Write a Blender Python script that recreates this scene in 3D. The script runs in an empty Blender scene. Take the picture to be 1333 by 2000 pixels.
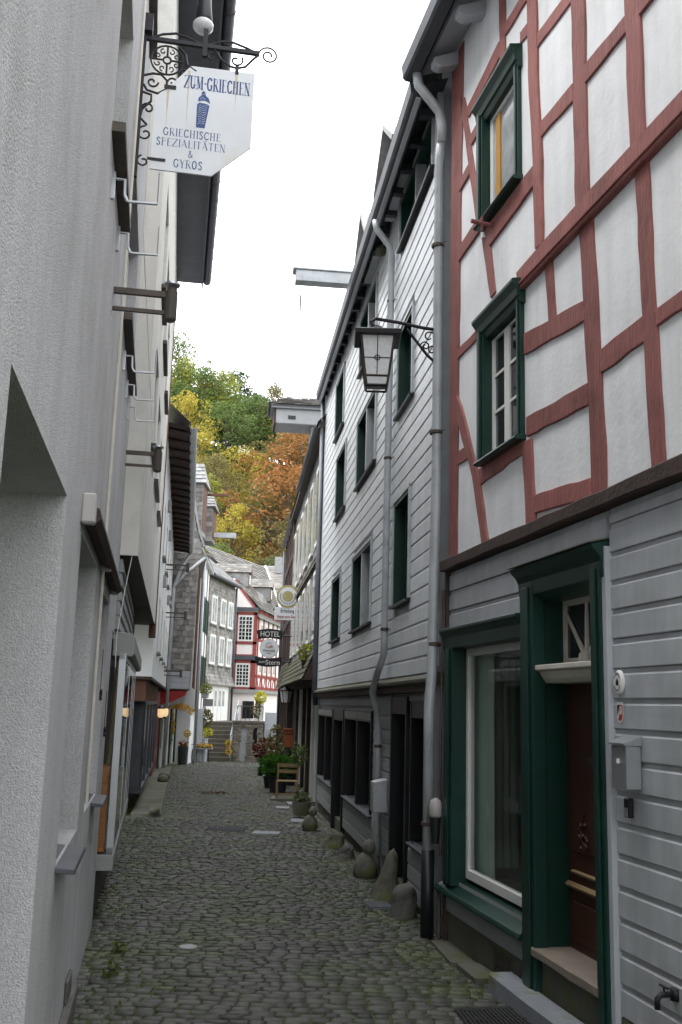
import bpy, bmesh, math, random
from mathutils import Vector, Matrix
R = random.Random(7)
SC = bpy.context.scene
COL = SC.collection
PI = math.pi
# ---------------------------------------------------------------- camera
PITCH, ROLL, EYE = math.radians(11.0), math.radians(1.6), 1.9
cam = bpy.data.cameras.new('camera'); camo = bpy.data.objects.new('camera', cam); COL.objects.link(camo)
cam.sensor_fit = 'VERTICAL'; cam.sensor_height = 36.0; cam.lens = 35.0; cam.clip_end = 2000; cam.clip_start = 0.05
fw = Vector((0, math.cos(PITCH), math.sin(PITCH))); rt = Vector((1, 0, 0)); up = rt.cross(fw)
r_ = rt * math.cos(ROLL) + up * math.sin(ROLL); u_ = up * math.cos(ROLL) - rt * math.sin(ROLL)
camo.matrix_world = Matrix(((r_.x, u_.x, -fw.x, 0), (r_.y, u_.y, -fw.y, 0), (r_.z, u_.z, -fw.z, EYE), (0, 0, 0, 1)))
SC.camera = camo
# ---------------------------------------------------------------- overcast sky, soft sun, exposure
SUN_EL, SUN_AZ = math.radians(60), math.radians(-82)
wd = bpy.data.worlds.new('World'); SC.world = wd; wd.use_nodes = True
nt = wd.node_tree; bg = nt.nodes['Background']
sky = nt.nodes.new('ShaderNodeTexSky'); sky.sky_type = 'NISHITA'; sky.sun_disc = False
sky.sun_elevation = SUN_EL; sky.sun_rotation = SUN_AZ; sky.dust_density = 6.0; sky.air_density = 1.5; sky.ozone_density = 1.0
hsv = nt.nodes.new('ShaderNodeHueSaturation'); hsv.inputs['Saturation'].default_value = 0.16
tcw = nt.nodes.new('ShaderNodeTexCoord'); nz = nt.nodes.new('ShaderNodeTexNoise'); nz.inputs['Scale'].default_value = 2.2; nz.inputs['Detail'].default_value = 5
nt.links.new(tcw.outputs['Generated'], nz.inputs['Vector'])
mx = nt.nodes.new('ShaderNodeMix'); mx.data_type = 'RGBA'
mr = nt.nodes.new('ShaderNodeMapRange'); mr.inputs[1].default_value = .3; mr.inputs[2].default_value = .7; mr.inputs[3].default_value = .5; mr.inputs[4].default_value = .8
nt.links.new(nz.outputs['Fac'], mr.inputs[0]); nt.links.new(mr.outputs[0], mx.inputs['Factor'])
nt.links.new(sky.outputs[0], hsv.inputs['Color']); nt.links.new(hsv.outputs[0], mx.inputs[6])
mx.inputs[7].default_value = (15.0, 15.4, 15.8, 1)           # even cloud cover
nt.links.new(mx.outputs[2], bg.inputs['Color']); bg.inputs['Strength'].default_value = 0.11
sl = bpy.data.lights.new('sun', 'SUN'); sl.energy = 1.4; sl.angle = math.radians(40); sl.color = (1, .97, .92)
so = bpy.data.objects.new('sun', sl); COL.objects.link(so)
dv = Vector((math.sin(SUN_AZ) * math.cos(SUN_EL), math.cos(SUN_AZ) * math.cos(SUN_EL), math.sin(SUN_EL)))
so.rotation_euler = (-dv).to_track_quat('-Z', 'Y').to_euler(); so.location = (0, 0, 40)
SC.view_settings.view_transform = 'Standard'; SC.view_settings.look = 'None'; SC.view_settings.exposure = 1.42
SC.cycles.max_bounces = 8; SC.cycles.diffuse_bounces = 5; SC.cycles.glossy_bounces = 3; SC.cycles.transparent_max_bounces = 6
# ---------------------------------------------------------------- helpers
def gz(y): return -0.015 * y
BASE = {}
def tag(o, label=None, cat=None, group=None, kind=None):
    if label: o['label'] = label
    if cat: o['category'] = cat
    if group: o['group'] = group
    if kind: o['kind'] = kind
    return o
def thing(name, label, cat, base=(0, 0, 0), group=None):
    o = bpy.data.objects.new(name, None); COL.objects.link(o); o.location = base; o.empty_display_size = .2
    BASE[o.name] = Vector(base); return tag(o, label, cat, group)
def frame(P, a, side):
    """wall frame: s along the wall (away from the camera), o outwards into the street, z up"""
    sx, sy = math.sin(a), math.cos(a)
    nx, ny = (-math.cos(a), math.sin(a)) if side > 0 else (math.cos(a), -math.sin(a))
    return lambda s, o, z: Vector((P[0] + s * sx + o * nx, P[1] + s * sy + o * ny, z))
WORLD = lambda x, y, z: Vector((x, y, z))
class MB:
    def __init__(s): s.v = []; s.f = []; s.a = []
    def add(s, vs, fs, attr=None):
        n = len(s.v); s.v += vs; s.f += [tuple(i + n for i in f) for f in fs]
        s.a += [attr if attr is not None else 0.0] * len(fs); return s
    def box(s, f, s0, s1, o0, o1, z0, z1, attr=None):
        vs = [f(a, b, c) for c in (z0, z1) for b in (o0, o1) for a in (s0, s1)]
        return s.add(vs, [(0, 1, 3, 2), (4, 6, 7, 5), (0, 4, 5, 1), (2, 3, 7, 6), (0, 2, 6, 4), (1, 5, 7, 3)], attr)
    def prism(s, f, poly, o0, o1, attr=None):           # polygon in (s,z), extruded along o
        n = len(poly); vs = [f(p[0], o0, p[1]) for p in poly] + [f(p[0], o1, p[1]) for p in poly]
        return s.add(vs, [tuple(range(n)), tuple(range(2 * n - 1, n - 1, -1))] + [(i, (i + 1) % n, n + (i + 1) % n, n + i) for i in range(n)], attr)
    def extr(s, f, prof, s0, s1, attr=None):            # profile in (o,z), extruded along s
        n = len(prof); vs = [f(s0, p[0], p[1]) for p in prof] + [f(s1, p[0], p[1]) for p in prof]
        return s.add(vs, [tuple(range(n)), tuple(range(2 * n - 1, n - 1, -1))] + [(i, (i + 1) % n, n + (i + 1) % n, n + i) for i in range(n)], attr)
    def loft(s, rings, cap=True, attr=None):
        n = len(rings[0]); vs = [p for r in rings for p in r]; fs = []
        for k in range(len(rings) - 1):
            for i in range(n): fs.append((k * n + i, k * n + (i + 1) % n, (k + 1) * n + (i + 1) % n, (k + 1) * n + i))
        if cap: fs += [tuple(range(n - 1, -1, -1)), tuple(range((len(rings) - 1) * n, len(rings) * n))]
        return s.add(vs, fs, attr)
    def tube(s, pts, r, n=8, attr=None):
        pts = [Vector(p) for p in pts]; rings = []; ref = None
        for i, p in enumerate(pts):
            d = (pts[min(i + 1, len(pts) - 1)] - pts[max(i - 1, 0)]).normalized()
            if ref is None:
                ref = Vector((0, 0, 1)) if abs(d.z) < .9 else Vector((1, 0, 0))
            a = (ref - d * ref.dot(d)).normalized(); b = d.cross(a); ref = a
            rr = r[i] if isinstance(r, (list, tuple)) else r
            rings.append([p + (a * math.cos(t) + b * math.sin(t)) * rr for t in [2 * PI * k / n for k in range(n)]])
        return s.loft(rings, True, attr)
    def lathe(s, c, prof, n=14, attr=None, jit=0):
        c = Vector(c); rings = []
        for r, z in prof: rings.append([c + Vector((math.cos(t) * r * (1 + jit * math.sin(3 * t + z * 9)), math.sin(t) * r * (1 + jit * math.cos(2 * t + z * 7)), z)) for t in [2 * PI * k / n for k in range(n)]])
        return s.loft(rings, True, attr)
    def quad(s, a, b, c, d, attr=None): return s.add([Vector(a), Vector(b), Vector(c), Vector(d)], [(0, 1, 2, 3)], attr)
    def build(s, name, mat, parent=None, smooth=False, bevel=0, fix=True, loc=None):
        base = BASE[parent.name] if parent else Vector(loc) if loc else Vector((0, 0, 0))
        me = bpy.data.meshes.new(name); me.from_pydata([v - base for v in s.v], [], s.f)
        if fix:
            bm = bmesh.new(); bm.from_mesh(me)
            if any(s.a):
                pass
            bmesh.ops.recalc_face_normals(bm, faces=bm.faces); bm.to_mesh(me); bm.free()
        if any(s.a) and len(me.polygons) == len(s.a):
            at = me.attributes.new('rnd', 'FLOAT', 'FACE'); at.data.foreach_set('value', s.a)
        if smooth: me.polygons.foreach_set('use_smooth', [True] * len(me.polygons))
        me.materials.append(mat)
        o = bpy.data.objects.new(name, me); COL.objects.link(o); BASE[o.name] = base
        if parent: o.parent = parent
        elif loc: o.location = loc
        if bevel:
            b = o.modifiers.new('bevel', 'BEVEL'); b.width = bevel; b.segments = 1; b.limit_method = 'ANGLE'; b.angle_limit = .6
        return o
def shared(o, name, mat, parent, M):                    # another object with the same mesh data
    c = bpy.data.objects.new(name, o.data); COL.objects.link(c); c.parent = parent; c.matrix_local = M; return c
def holes_wall(mb, f, s0, s1, z0, z1, holes, o=0.0):
    ss = sorted({s0, s1, *[h[0] for h in holes], *[h[1] for h in holes]}); zs = sorted({z0, z1, *[h[2] for h in holes], *[h[3] for h in holes]})
    ss = [x for x in ss if s0 <= x <= s1]; zs = [x for x in zs if z0 <= x <= z1]
    for a, b in zip(ss, ss[1:]):
        for c, d in zip(zs, zs[1:]):
            m, n = (a + b) / 2, (c + d) / 2
            if any(h[0] < m < h[1] and h[2] < n < h[3] for h in holes): continue
            mb.quad(f(a, o, c), f(b, o, c), f(b, o, d), f(a, o, d))
    return mb
def reveal(mb, f, h, o0, o1):
    a, b, c, d = h
    mb.quad(f(a, o0, c), f(a, o1, c), f(a, o1, d), f(a, o0, d)); mb.quad(f(b, o0, c), f(b, o1, c), f(b, o1, d), f(b, o0, d))
    mb.quad(f(a, o0, d), f(b, o0, d), f(b, o1, d), f(a, o1, d)); mb.quad(f(a, o0, c), f(b, o0, c), f(b, o1, c), f(a, o1, c)); return mb
def wob(poly, step=.16, amp=.009):                      # hand-hewn edges
    out = []
    for i, p in enumerate(poly):
        q = poly[(i + 1) % len(poly)]; L = math.hypot(q[0] - p[0], q[1] - p[1]); n = max(1, int(L / step))
        nx, nz_ = -(q[1] - p[1]) / (L + 1e-6), (q[0] - p[0]) / (L + 1e-6)
        for k in range(n):
            t = k / n; j = R.uniform(-amp, amp) if k else 0
            out.append((p[0] + (q[0] - p[0]) * t + nx * j, p[1] + (q[1] - p[1]) * t + nz_ * j))
    return out
def spiral(f, o, cx, cz, r0, r1, a0, a1, n=16):         # scroll in the (o,z) plane at a given s, or any plane through f
    return [f(cx + (r0 + (r1 - r0) * k / n) * math.cos(a0 + (a1 - a0) * k / n), cz + (r0 + (r1 - r0) * k / n) * math.sin(a0 + (a1 - a0) * k / n)) for k in range(n + 1)]
# ---------------------------------------------------------------- materials
def node(nt, t, **kw):
    n = nt.nodes.new('ShaderNode' + t)
    for k, v in kw.items():
        if k in n.inputs: n.inputs[k].default_value = v
        else: setattr(n, k, v)
    return n
def mat(name, col, rough=.75, var=.12, scale=3, bump=0, bscale=40, metal=0, spec=.4, col2=None, c2lo=.52, c2hi=.68, c2scale=2.5, stretch=(1, 1, 1), orand=.0, attr=False, bdist=.01, coarse=0, coat=0, bdet=2, streak=0, sstr=(5, 5, .22)):
    m = bpy.data.materials.new(name); m.use_nodes = True; t = m.node_tree; L = t.links.new
    p = t.nodes['Principled BSDF']; p.inputs['Roughness'].default_value = rough; p.inputs['Metallic'].default_value = metal
    p.inputs['Specular IOR Level'].default_value = spec; p.inputs['Coat Weight'].default_value = coat
    tc = node(t, 'TexCoord'); mp = node(t, 'Mapping'); mp.inputs['Scale'].default_value = stretch; L(tc.outputs['Object'], mp.inputs['Vector'])
    n1 = node(t, 'TexNoise', Scale=scale, Detail=3.0, Roughness=.6); L(mp.outputs[0], n1.inputs['Vector'])
    rng = node(t, 'MapRange'); L(n1.outputs['Fac'], rng.inputs[0])
    rng.inputs[1].default_value = .25; rng.inputs[2].default_value = .75; rng.inputs[3].default_value = 1 - var; rng.inputs[4].default_value = 1 + var
    val = rng.outputs[0]
    if streak:                                          # rain streaks, brush marks, grain
        ms_ = node(t, 'Mapping'); ms_.inputs['Scale'].default_value = sstr; L(tc.outputs['Object'], ms_.inputs['Vector'])
        ns = node(t, 'TexNoise', Scale=2.0, Detail=4.0, Roughness=.65); L(ms_.outputs[0], ns.inputs['Vector'])
        rs_ = node(t, 'MapRange'); L(ns.outputs['Fac'], rs_.inputs[0]); rs_.inputs[1].default_value = .35; rs_.inputs[2].default_value = .62; rs_.inputs[3].default_value = 1 - streak; rs_.inputs[4].default_value = 1.0
        mu0 = node(t, 'Math', operation='MULTIPLY'); L(val, mu0.inputs[0]); L(rs_.outputs[0], mu0.inputs[1]); val = mu0.outputs[0]
    if orand or attr:
        oi = node(t, 'ObjectInfo'); src = oi.outputs['Random']
        if attr:
            at = node(t, 'Attribute', attribute_name='rnd'); ad = node(t, 'Math', operation='ADD'); L(src, ad.inputs[0]); L(at.outputs['Fac'], ad.inputs[1])
            fr = node(t, 'Math', operation='FRACT'); L(ad.outputs[0], fr.inputs[0]); src = fr.outputs[0]
        r2 = node(t, 'MapRange'); L(src, r2.inputs[0]); r2.inputs[3].default_value = 1 - orand; r2.inputs[4].default_value = 1 + orand
        mu = node(t, 'Math', operation='MULTIPLY'); L(val, mu.inputs[0]); L(r2.outputs[0], mu.inputs[1]); val = mu.outputs[0]
    base = node(t, 'Mix', data_type='RGBA'); base.inputs[6].default_value = (*col, 1); base.inputs[7].default_value = (*(col2 or col), 1); base.inputs['Factor'].default_value = 0
    if col2:
        n2 = node(t, 'TexNoise', Scale=c2scale, Detail=3.5, Roughness=.65); L(tc.outputs['Object'], n2.inputs['Vector'])
        r3 = node(t, 'MapRange'); L(n2.outputs['Fac'], r3.inputs[0]); r3.inputs[1].default_value = c2lo; r3.inputs[2].default_value = c2hi; L(r3.outputs[0], base.inputs['Factor'])
    vm = node(t, 'VectorMath', operation='SCALE'); L(base.outputs[2], vm.inputs[0]); L(val, vm.inputs['Scale']); L(vm.outputs[0], p.inputs['Base Color'])
    if bump:
        n3 = node(t, 'TexNoise', Scale=bscale, Detail=float(bdet), Roughness=.55); L(mp.outputs[0], n3.inputs['Vector']); h = n3.outputs['Fac']
        if coarse:
            n4 = node(t, 'TexNoise', Scale=bscale / 9, Detail=2.0); L(mp.outputs[0], n4.inputs['Vector'])
            m4 = node(t, 'Math', operation='MULTIPLY_ADD'); L(n4.outputs['Fac'], m4.inputs[0]); m4.inputs[1].default_value = coarse; L(h, m4.inputs[2]); h = m4.outputs[0]
        b = node(t, 'Bump', Strength=bump, Distance=bdist); L(h, b.inputs['Height']); L(b.outputs[0], p.inputs['Normal'])
    return m
def glassy(name, tint=(.9, .93, .92), gloss=1.0):
    m = bpy.data.materials.new(name); m.use_nodes = True; t = m.node_tree; L = t.links.new; t.nodes.remove(t.nodes['Principled BSDF'])
    tr = node(t, 'BsdfTransparent', Color=(*tint, 1)); gl = node(t, 'BsdfGlossy', Roughness=.02)
    ge = node(t, 'NewGeometry'); dt = node(t, 'VectorMath', operation='DOT_PRODUCT'); L(ge.outputs['Normal'], dt.inputs[0]); L(ge.outputs['Incoming'], dt.inputs[1])
    ab = node(t, 'Math', operation='ABSOLUTE'); L(dt.outputs['Value'], ab.inputs[0]); om = node(t, 'Math', operation='SUBTRACT'); om.inputs[0].default_value = 1; L(ab.outputs[0], om.inputs[1])
    pw = node(t, 'Math', operation='POWER'); L(om.outputs[0], pw.inputs[0]); pw.inputs[1].default_value = 5; fr = node(t, 'Math', operation='MULTIPLY_ADD'); L(pw.outputs[0], fr.inputs[0]); fr.inputs[1].default_value = .95; fr.inputs[2].default_value = .05
    ms = node(t, 'MixShader'); L(fr.outputs[0], ms.inputs[0]); L(tr.outputs[0], ms.inputs[1]); L(gl.outputs[0], ms.inputs[2]); L(ms.outputs[0], t.nodes['Material Output'].inputs['Surface']); return m
def emis(name, col, st):
    m = bpy.data.materials.new(name); m.use_nodes = True; p = m.node_tree.nodes['Principled BSDF']
    p.inputs['Base Color'].default_value = (*col, 1); p.inputs['Emission Color'].default_value = (*col, 1); p.inputs['Emission Strength'].default_value = st; return m
M = {}
M['roughcast'] = mat('roughcast', (.60, .60, .61), .95, .22, 85, .9, 130, col2=(.47, .47, .47), c2lo=.5, c2hi=.75, c2scale=.9, bdist=.014, coarse=.6, bdet=3, spec=.2, stretch=(1, 1, 1), streak=.10, sstr=(2.0, 2.0, .15))
M['cream'] = mat('cream_render', (.66, .64, .60), .9, .06, 1.0, .35, 50, col2=(.58, .57, .54), bdist=.006, spec=.2)
M['white_render'] = mat('white_render', (.70, .71, .72), .9, .06, 1.2, .3, 45, bdist=.006, spec=.2)
M['plaster'] = mat('lime_plaster', (.80, .81, .83), .95, .05, 1.5, .28, 26, col2=(.70, .70, .71), c2lo=.5, c2hi=.8, c2scale=1.6, bdist=.010, coarse=2.5, bdet=3, spec=.15, streak=.10, sstr=(3, 3, .3))
M['pinkplaster'] = mat('pale_pink_plaster', (.78, .72, .70), .95, .05, 1.5, .3, 38, bdist=.01)
M['redtimber'] = mat('red_painted_timber', (.28, .098, .088), .7, .18, 5, .8, 38, stretch=(1, 1, .22), orand=.14, col2=(.20, .07, .062), bdist=.012, coarse=.7, streak=.16, sstr=(9, 9, 1.0))
M['redtrim'] = mat('bright_red_timber', (.25, .05, .046), .6, .15, 4, .3, 30)
M['brown'] = mat('brown_timber', (.12, .055, .035), .7, .2, 4, .4, 30, stretch=(1, 1, .2))
M['darkbeam'] = mat('dark_weathered_beam', (.055, .035, .03), .8, .3, 5, .6, 30)
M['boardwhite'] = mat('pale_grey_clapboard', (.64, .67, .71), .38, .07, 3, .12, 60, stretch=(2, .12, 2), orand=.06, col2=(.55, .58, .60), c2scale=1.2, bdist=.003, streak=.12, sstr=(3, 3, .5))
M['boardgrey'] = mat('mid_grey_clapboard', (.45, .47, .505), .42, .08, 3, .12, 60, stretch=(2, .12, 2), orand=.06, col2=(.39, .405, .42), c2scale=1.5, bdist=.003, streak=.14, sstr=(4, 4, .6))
M['boarddark'] = mat('dark_grey_boards', (.31, .32, .335), .6, .1, 3, .15, 60, stretch=(2, .15, 2), orand=.07, bdist=.003)  # plain darker grey, also used for backings and the hoist hood
M['trimgrey'] = mat('grey_trim', (.44, .46, .50), .55, .06, 3, .05, 40)
M['green'] = mat('dark_green_paint', (.007, .034, .026), .38, .14, 4, .12, 30, stretch=(1, 1, .3), bdist=.004, col2=(.010, .046, .036), c2scale=2)
M['black'] = mat('black_paint', (.012, .013, .016), .4, .2, 4)
M['iron'] = mat('wrought_iron', (.018, .018, .022), .5, .3, 20, .3, 60, metal=.3)
M['rustiron'] = mat('weathered_metal', (.09, .075, .065), .65, .3, 9, .3, 50, metal=.4)
M['zinc'] = mat('zinc_pipe', (.46, .485, .51), .42, .12, 3, .08, 20, metal=.15, col2=(.37, .39, .41), c2scale=4)
M['darkzinc'] = mat('dark_zinc', (.085, .09, .105), .5, .2, 3, .1, 20, metal=.4)
M['white'] = mat('white_paint', (.72, .72, .70), .45, .05, 4)
M['cream_trim'] = mat('cream_painted_wood', (.62, .59, .52), .5, .1, 5, .1, 30)
M['ochre'] = mat('ochre_wood', (.50, .25, .045), .5, .15, 5)
M['doorwood'] = mat('dark_red_brown_wood', (.055, .020, .013), .4, .3, 4, .3, 30, stretch=(1, 1, .15), bdist=.004)
M['pane'] = mat('dark_window_pane', (.014, .017, .019), .06, .3, 2, spec=.6)
M['palepane'] = mat('curtained_pane', (.34, .36, .37), .08, .5, 3, spec=.6)
M['glass'] = glassy('clear_glass')
M['curtain'] = mat('pale_green_curtain', (.55, .64, .56), .9, .1, 12, .3, 12, stretch=(3, 3, .1))
M['stair'] = mat('dark_stair_stone', (.115, .10, .083), .85, .25, 6, .7, 30, col2=(.085, .09, .05), c2scale=3, orand=.12)
M['rust'] = mat('rust_stain', (.60, .52, .40), .6, .15, 9)
M['room'] = mat('dim_room', (.22, .20, .19), .9, .2, 2)
M['slate'] = mat('slate', (.20, .20, .205), .55, .2, 5, .4, 30, orand=.32, attr=True, col2=(.15, .14, .12), c2scale=3, bdist=.006)
M['slatewall'] = mat('weathered_slate', (.21, .20, .19), .6, .2, 5, .4, 30, orand=.42, attr=True, col2=(.17, .155, .13), c2scale=2.2, bdist=.006)
M['mossslate'] = mat('mossy_slate', (.11, .10, .085), .8, .2, 5, .5, 30, orand=.3, attr=True, col2=(.07, .082, .025), c2lo=.42, c2hi=.65, c2scale=3)
M['roofslate'] = mat('pale_roof_slate', (.17, .16, .15), .9, .15, 5, .4, 30, orand=.3, attr=True, col2=(.14, .135, .12), c2scale=.7, bdist=.006)
M['sett'] = mat('basalt_sett', (.057, .056, .050), .58, .26, 12, .7, 70, orand=.42, attr=True, col2=(.048, .062, .020), c2lo=.42, c2hi=.66, c2scale=1.3, bdist=.008, spec=.45)
M['joint'] = mat('mossy_joint', (.060, .057, .043), .95, .3, 6, .8, 40, col2=(.065, .10, .014), c2lo=.40, c2hi=.60, c2scale=1.1)
M['stone'] = mat('weathered_stone', (.145, .138, .115), .9, .35, 7, 1.0, 20, col2=(.12, .15, .04), c2lo=.48, c2hi=.66, c2scale=4)
M['greystone'] = mat('grey_stone', (.125, .12, .112), .9, .3, 7, 1.0, 22, col2=(.10, .105, .06), c2lo=.55, c2hi=.75, c2scale=5, orand=.1)
M['mossstone'] = mat('mossy_flagstone', (.135, .13, .11), .85, .25, 6, .7, 30, col2=(.085, .10, .03), c2lo=.45, c2hi=.68, c2scale=3, orand=.2)
M['bluestone'] = mat('bluestone', (.22, .235, .26), .55, .15, 5, .3, 30, col2=(.15, .17, .09), c2lo=.56, c2hi=.72, c2scale=4)
M['sandstone'] = mat('sandstone_sill', (.22, .185, .15), .8, .15, 6, .4, 30)
M['plinth'] = mat('damp_plinth', (.10, .095, .08), .9, .25, 4, .6, 25, col2=(.07, .09, .03), c2scale=2)
M['wallstone'] = mat('field_stone', (.20, .175, .145), .9, .2, 6, .7, 20, orand=.35)
M['mortar'] = mat('mortar', (.22, .20, .17), .95, .2, 5, .5, 30)
M['signwhite'] = mat('white_sign_board', (.70, .72, .75), .4, .05, 3, col2=(.62, .56, .46), c2lo=.62, c2hi=.85, c2scale=2.2)
M['blue'] = mat('blue_sign_paint', (.028, .075, .24), .5, .2, 20)
M['gold'] = mat('dull_gold', (.42, .36, .16), .45, .15, 10, metal=.3)
M['lampglass'] = mat('hammered_lamp_glass', (.62, .62, .63), .25, .12, 30, .5, 70, bdist=.004)
M['warmlamp'] = emis('lit_lamp_glass', (.9, .62, .34), .3)
M['silver'] = mat('brushed_aluminium', (.42, .44, .46), .35, .06, 6, metal=.7)
M['rubber'] = mat('black_rubber', (.014, .014, .015), .7, .2, 20, .4, 80)
M['plastic'] = mat('grey_plastic', (.42, .40, .39), .5, .06, 10)
M['drawer'] = mat('orange_pine', (.48, .17, .045), .5, .2, 5, stretch=(1, .15, 1))
M['greypanel'] = mat('grey_coated_metal', (.28, .285, .28), .5, .08, 3)
M['soffit'] = mat('dark_brown_panel', (.075, .065, .055), .7, .15, 3)
M['chairwood'] = mat('weathered_beech', (.27, .19, .095), .7, .2, 6, stretch=(1, .3, .3))
M['darkpot'] = mat('dark_planter', (.03, .032, .036), .5, .2, 6)
M['red'] = mat('red_paint', (.35, .03, .025), .5, .1, 6)
M['rustbox'] = mat('rust_red_metal', (.30, .085, .03), .6, .2, 9)
M['bark'] = mat('bark', (.07, .055, .04), .9, .3, 8, .6, 20)
def leafmat(name, c, c2, trans=.35):
    m = mat(name, c, .7, .35, .5, col2=c2, c2lo=.42, c2hi=.62, c2scale=.35, orand=.18, attr=True, spec=.25); t = m.node_tree; L = t.links.new
    p = t.nodes['Principled BSDF']; tl = node(t, 'BsdfTranslucent'); src = p.inputs['Base Color'].links[0].from_socket; L(src, tl.inputs['Color'])
    ms = node(t, 'MixShader'); ms.inputs[0].default_value = trans; L(p.outputs[0], ms.inputs[1]); L(tl.outputs[0], ms.inputs[2]); L(ms.outputs[0], t.nodes['Material Output'].inputs['Surface']); return m
M['leafgreen'] = leafmat('leaf_green', (.10, .15, .042), (.13, .175, .05)); M['leafdark'] = leafmat('leaf_dark_green', (.05, .085, .03), (.075, .11, .035))
M['leafyellow'] = leafmat('leaf_yellow', (.38, .31, .05), (.26, .25, .05)); M['leaflime'] = leafmat('leaf_yellow_green', (.25, .26, .045), (.16, .21, .04))
M['leaforange'] = leafmat('leaf_orange', (.29, .125, .04), (.22, .155, .05)); M['leafolive'] = leafmat('leaf_olive', (.17, .155, .055), (.20, .145, .07))
M['leafbright'] = leafmat('leaf_bright_green', (.05, .14, .018), (.035, .10, .016)); M['leafred'] = leafmat('leaf_red', (.13, .025, .018), (.08, .06, .02))
M['petal'] = leafmat('yellow_petal', (.62, .40, .015), (.55, .30, .01)); M['lemon'] = leafmat('lemon_flower', (.55, .52, .05), (.50, .45, .03))
# ================================================================ frames of the walls (plan positions in metres)
PR = (0.932, 9.898); AR1, AR2 = -0.2021, -0.1106
R1 = frame(PR, AR1, 1); R2 = frame(PR, AR2, 1)
PL, AL = (-1.643, 6.728), -0.1778
L1 = frame(PL, AL, -1)
L2 = frame((-2.069, 10.117), -0.1592, -1)
P3 = (-3.66, 20.0); A3 = math.atan2(-2.40, 16.0); L3 = frame(P3, A3, -1)
R3 = frame((-0.36, 22.0), math.atan2(-1.17, 12), 1)
R4 = frame((-1.53, 34.0), math.atan2(-0.72, 8), 1)
# ================================================================ ground and street
def XL(y):
    if y < 20: return -1.643 - (y - 6.728) * .1797
    if y < 38.6: return -3.39 - (y - 20.5) * .1503 - .03
    return -6.15
def XR(y):
    if y < 9.9: return .932 + (9.9 - y) * .205
    if y < 22: return .932 - (y - 9.9) * .111
    if y < 42: return -.41 - (y - 22) * .092
    return -2.3
mb = MB()
ys = [-60, -20, 0, 10, 20, 30, 40, 48, 60, 75]
for a, b in zip(ys, ys[1:]):
    mb.quad((-400, a, gz(a) - .035), (400, a, gz(a) - .035), (400, b, gz(b) - .035), (-400, b, gz(b) - .035))
mb.quad((-400, 75, gz(75) - .035), (400, 75, gz(75) - .035), (400, 900, gz(75) - .1), (-400, 900, gz(75) - .1))
tag(mb.build('ground', M['joint']), kind='structure')
street = MB(); xs = [(XL(y) - .25, XR(y) + .1, y) for y in range(1, 48)]
for (a, b, y), (c, d, y2) in zip(xs, xs[1:]): street.quad((a, y, gz(y) - .010), (b, y, gz(y) - .010), (d, y2, gz(y2) - .010), (c, y2, gz(y2) - .010))
so_ = tag(street.build('cobbled_street', M['joint']), kind='structure')
def sett(mb, x0, x1, y0, y1, j=True, attr=None, z=0.0):
    # a worn stone: splayed foot, rounded shoulder, slightly tilted top
    cx, cy = (x0 + x1) / 2, (y0 + y1) / 2; tx, ty = R.uniform(-.05, .05), R.uniform(-.05, .05); dz = R.uniform(-.005, .005)
    def ring(inset, h, jj):
        out = []
        for (px, py) in ((x0, y0), ((x0 + x1) / 2, y0), (x1, y0), (x1, y1), ((x0 + x1) / 2, y1), (x0, y1)):
            qx = px - math.copysign(inset, px - cx) if abs(px - cx) > 1e-5 else px + R.uniform(-.006, .006); qy = py - math.copysign(inset, py - cy) * (.5 if abs(px - cx) < 1e-5 else 1)
            qx += R.uniform(-jj, jj); qy += R.uniform(-jj, jj)
            out.append(Vector((qx, qy, z + gz(qy) + h + dz + (qx - cx) * tx + (qy - cy) * ty)))
        return out
    a, b, c = ring(.0, -.05, .002), ring(.001, -.007, .003), ring(.007, 0.0, .003)
    top = Vector((cx, cy, z + gz(cy) + dz + .004)); n = len(mb.v); mb.v += a + b + c + [top]; fs = []
    for k in (0, 6):
        for i in range(6): fs.append((k + i, k + (i + 1) % 6, k + 6 + (i + 1) % 6, k + 6 + i))
    for i in range(6): fs.append((12 + i, 12 + (i + 1) % 6, 18))
    mb.f += [tuple(q + n for q in f) for f in fs]; at = R.random() if attr is None else attr; mb.a += [at] * len(fs)
cells = []; y = 5.2
while y < 46.5:
    d = R.uniform(.088, .118) if y < 30 else R.uniform(.12, .15)
    x = XL(y) - .1 + R.uniform(0, .12); xe = XR(y) + .06
    sk = 0.02 * math.sin(y * .7)
    while x < xe:
        w = R.uniform(.095, .175)
        yy = y + sk * (x + 1) * .3 + .018 * math.sin(x * 2.3 + y * .8); cells.append((x + .004, x + w - .005, yy + R.uniform(-.004, .006), yy + d - .009 + R.uniform(-.006, .003)))
        x += w
    y += d
far = MB(); k = 0
for c in cells:
    u = 666 + 1944 * ((c[0] + c[1]) / 2) / c[2]
    if c[2] > 6.25 and 90 < u < 1180 and k < 298:
        m1 = MB(); sett(m1, *c, attr=0.0); b = Vector(((c[0] + c[1]) / 2, c[2], gz(c[2])))
        me = bpy.data.meshes.new('sett'); me.from_pydata([v - b for v in m1.v], [], m1.f); me.polygons.foreach_set('use_smooth', [True] * len(me.polygons)); me.materials.append(M['sett'])
        o = bpy.data.objects.new('sett', me); COL.objects.link(o); o.location = b; o.parent = so_; k += 1
    else: sett(far, *c)
o = far.build('farther_setts', M['sett'], so_, smooth=True, fix=False); o['kind'] = 'stuff'
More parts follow.
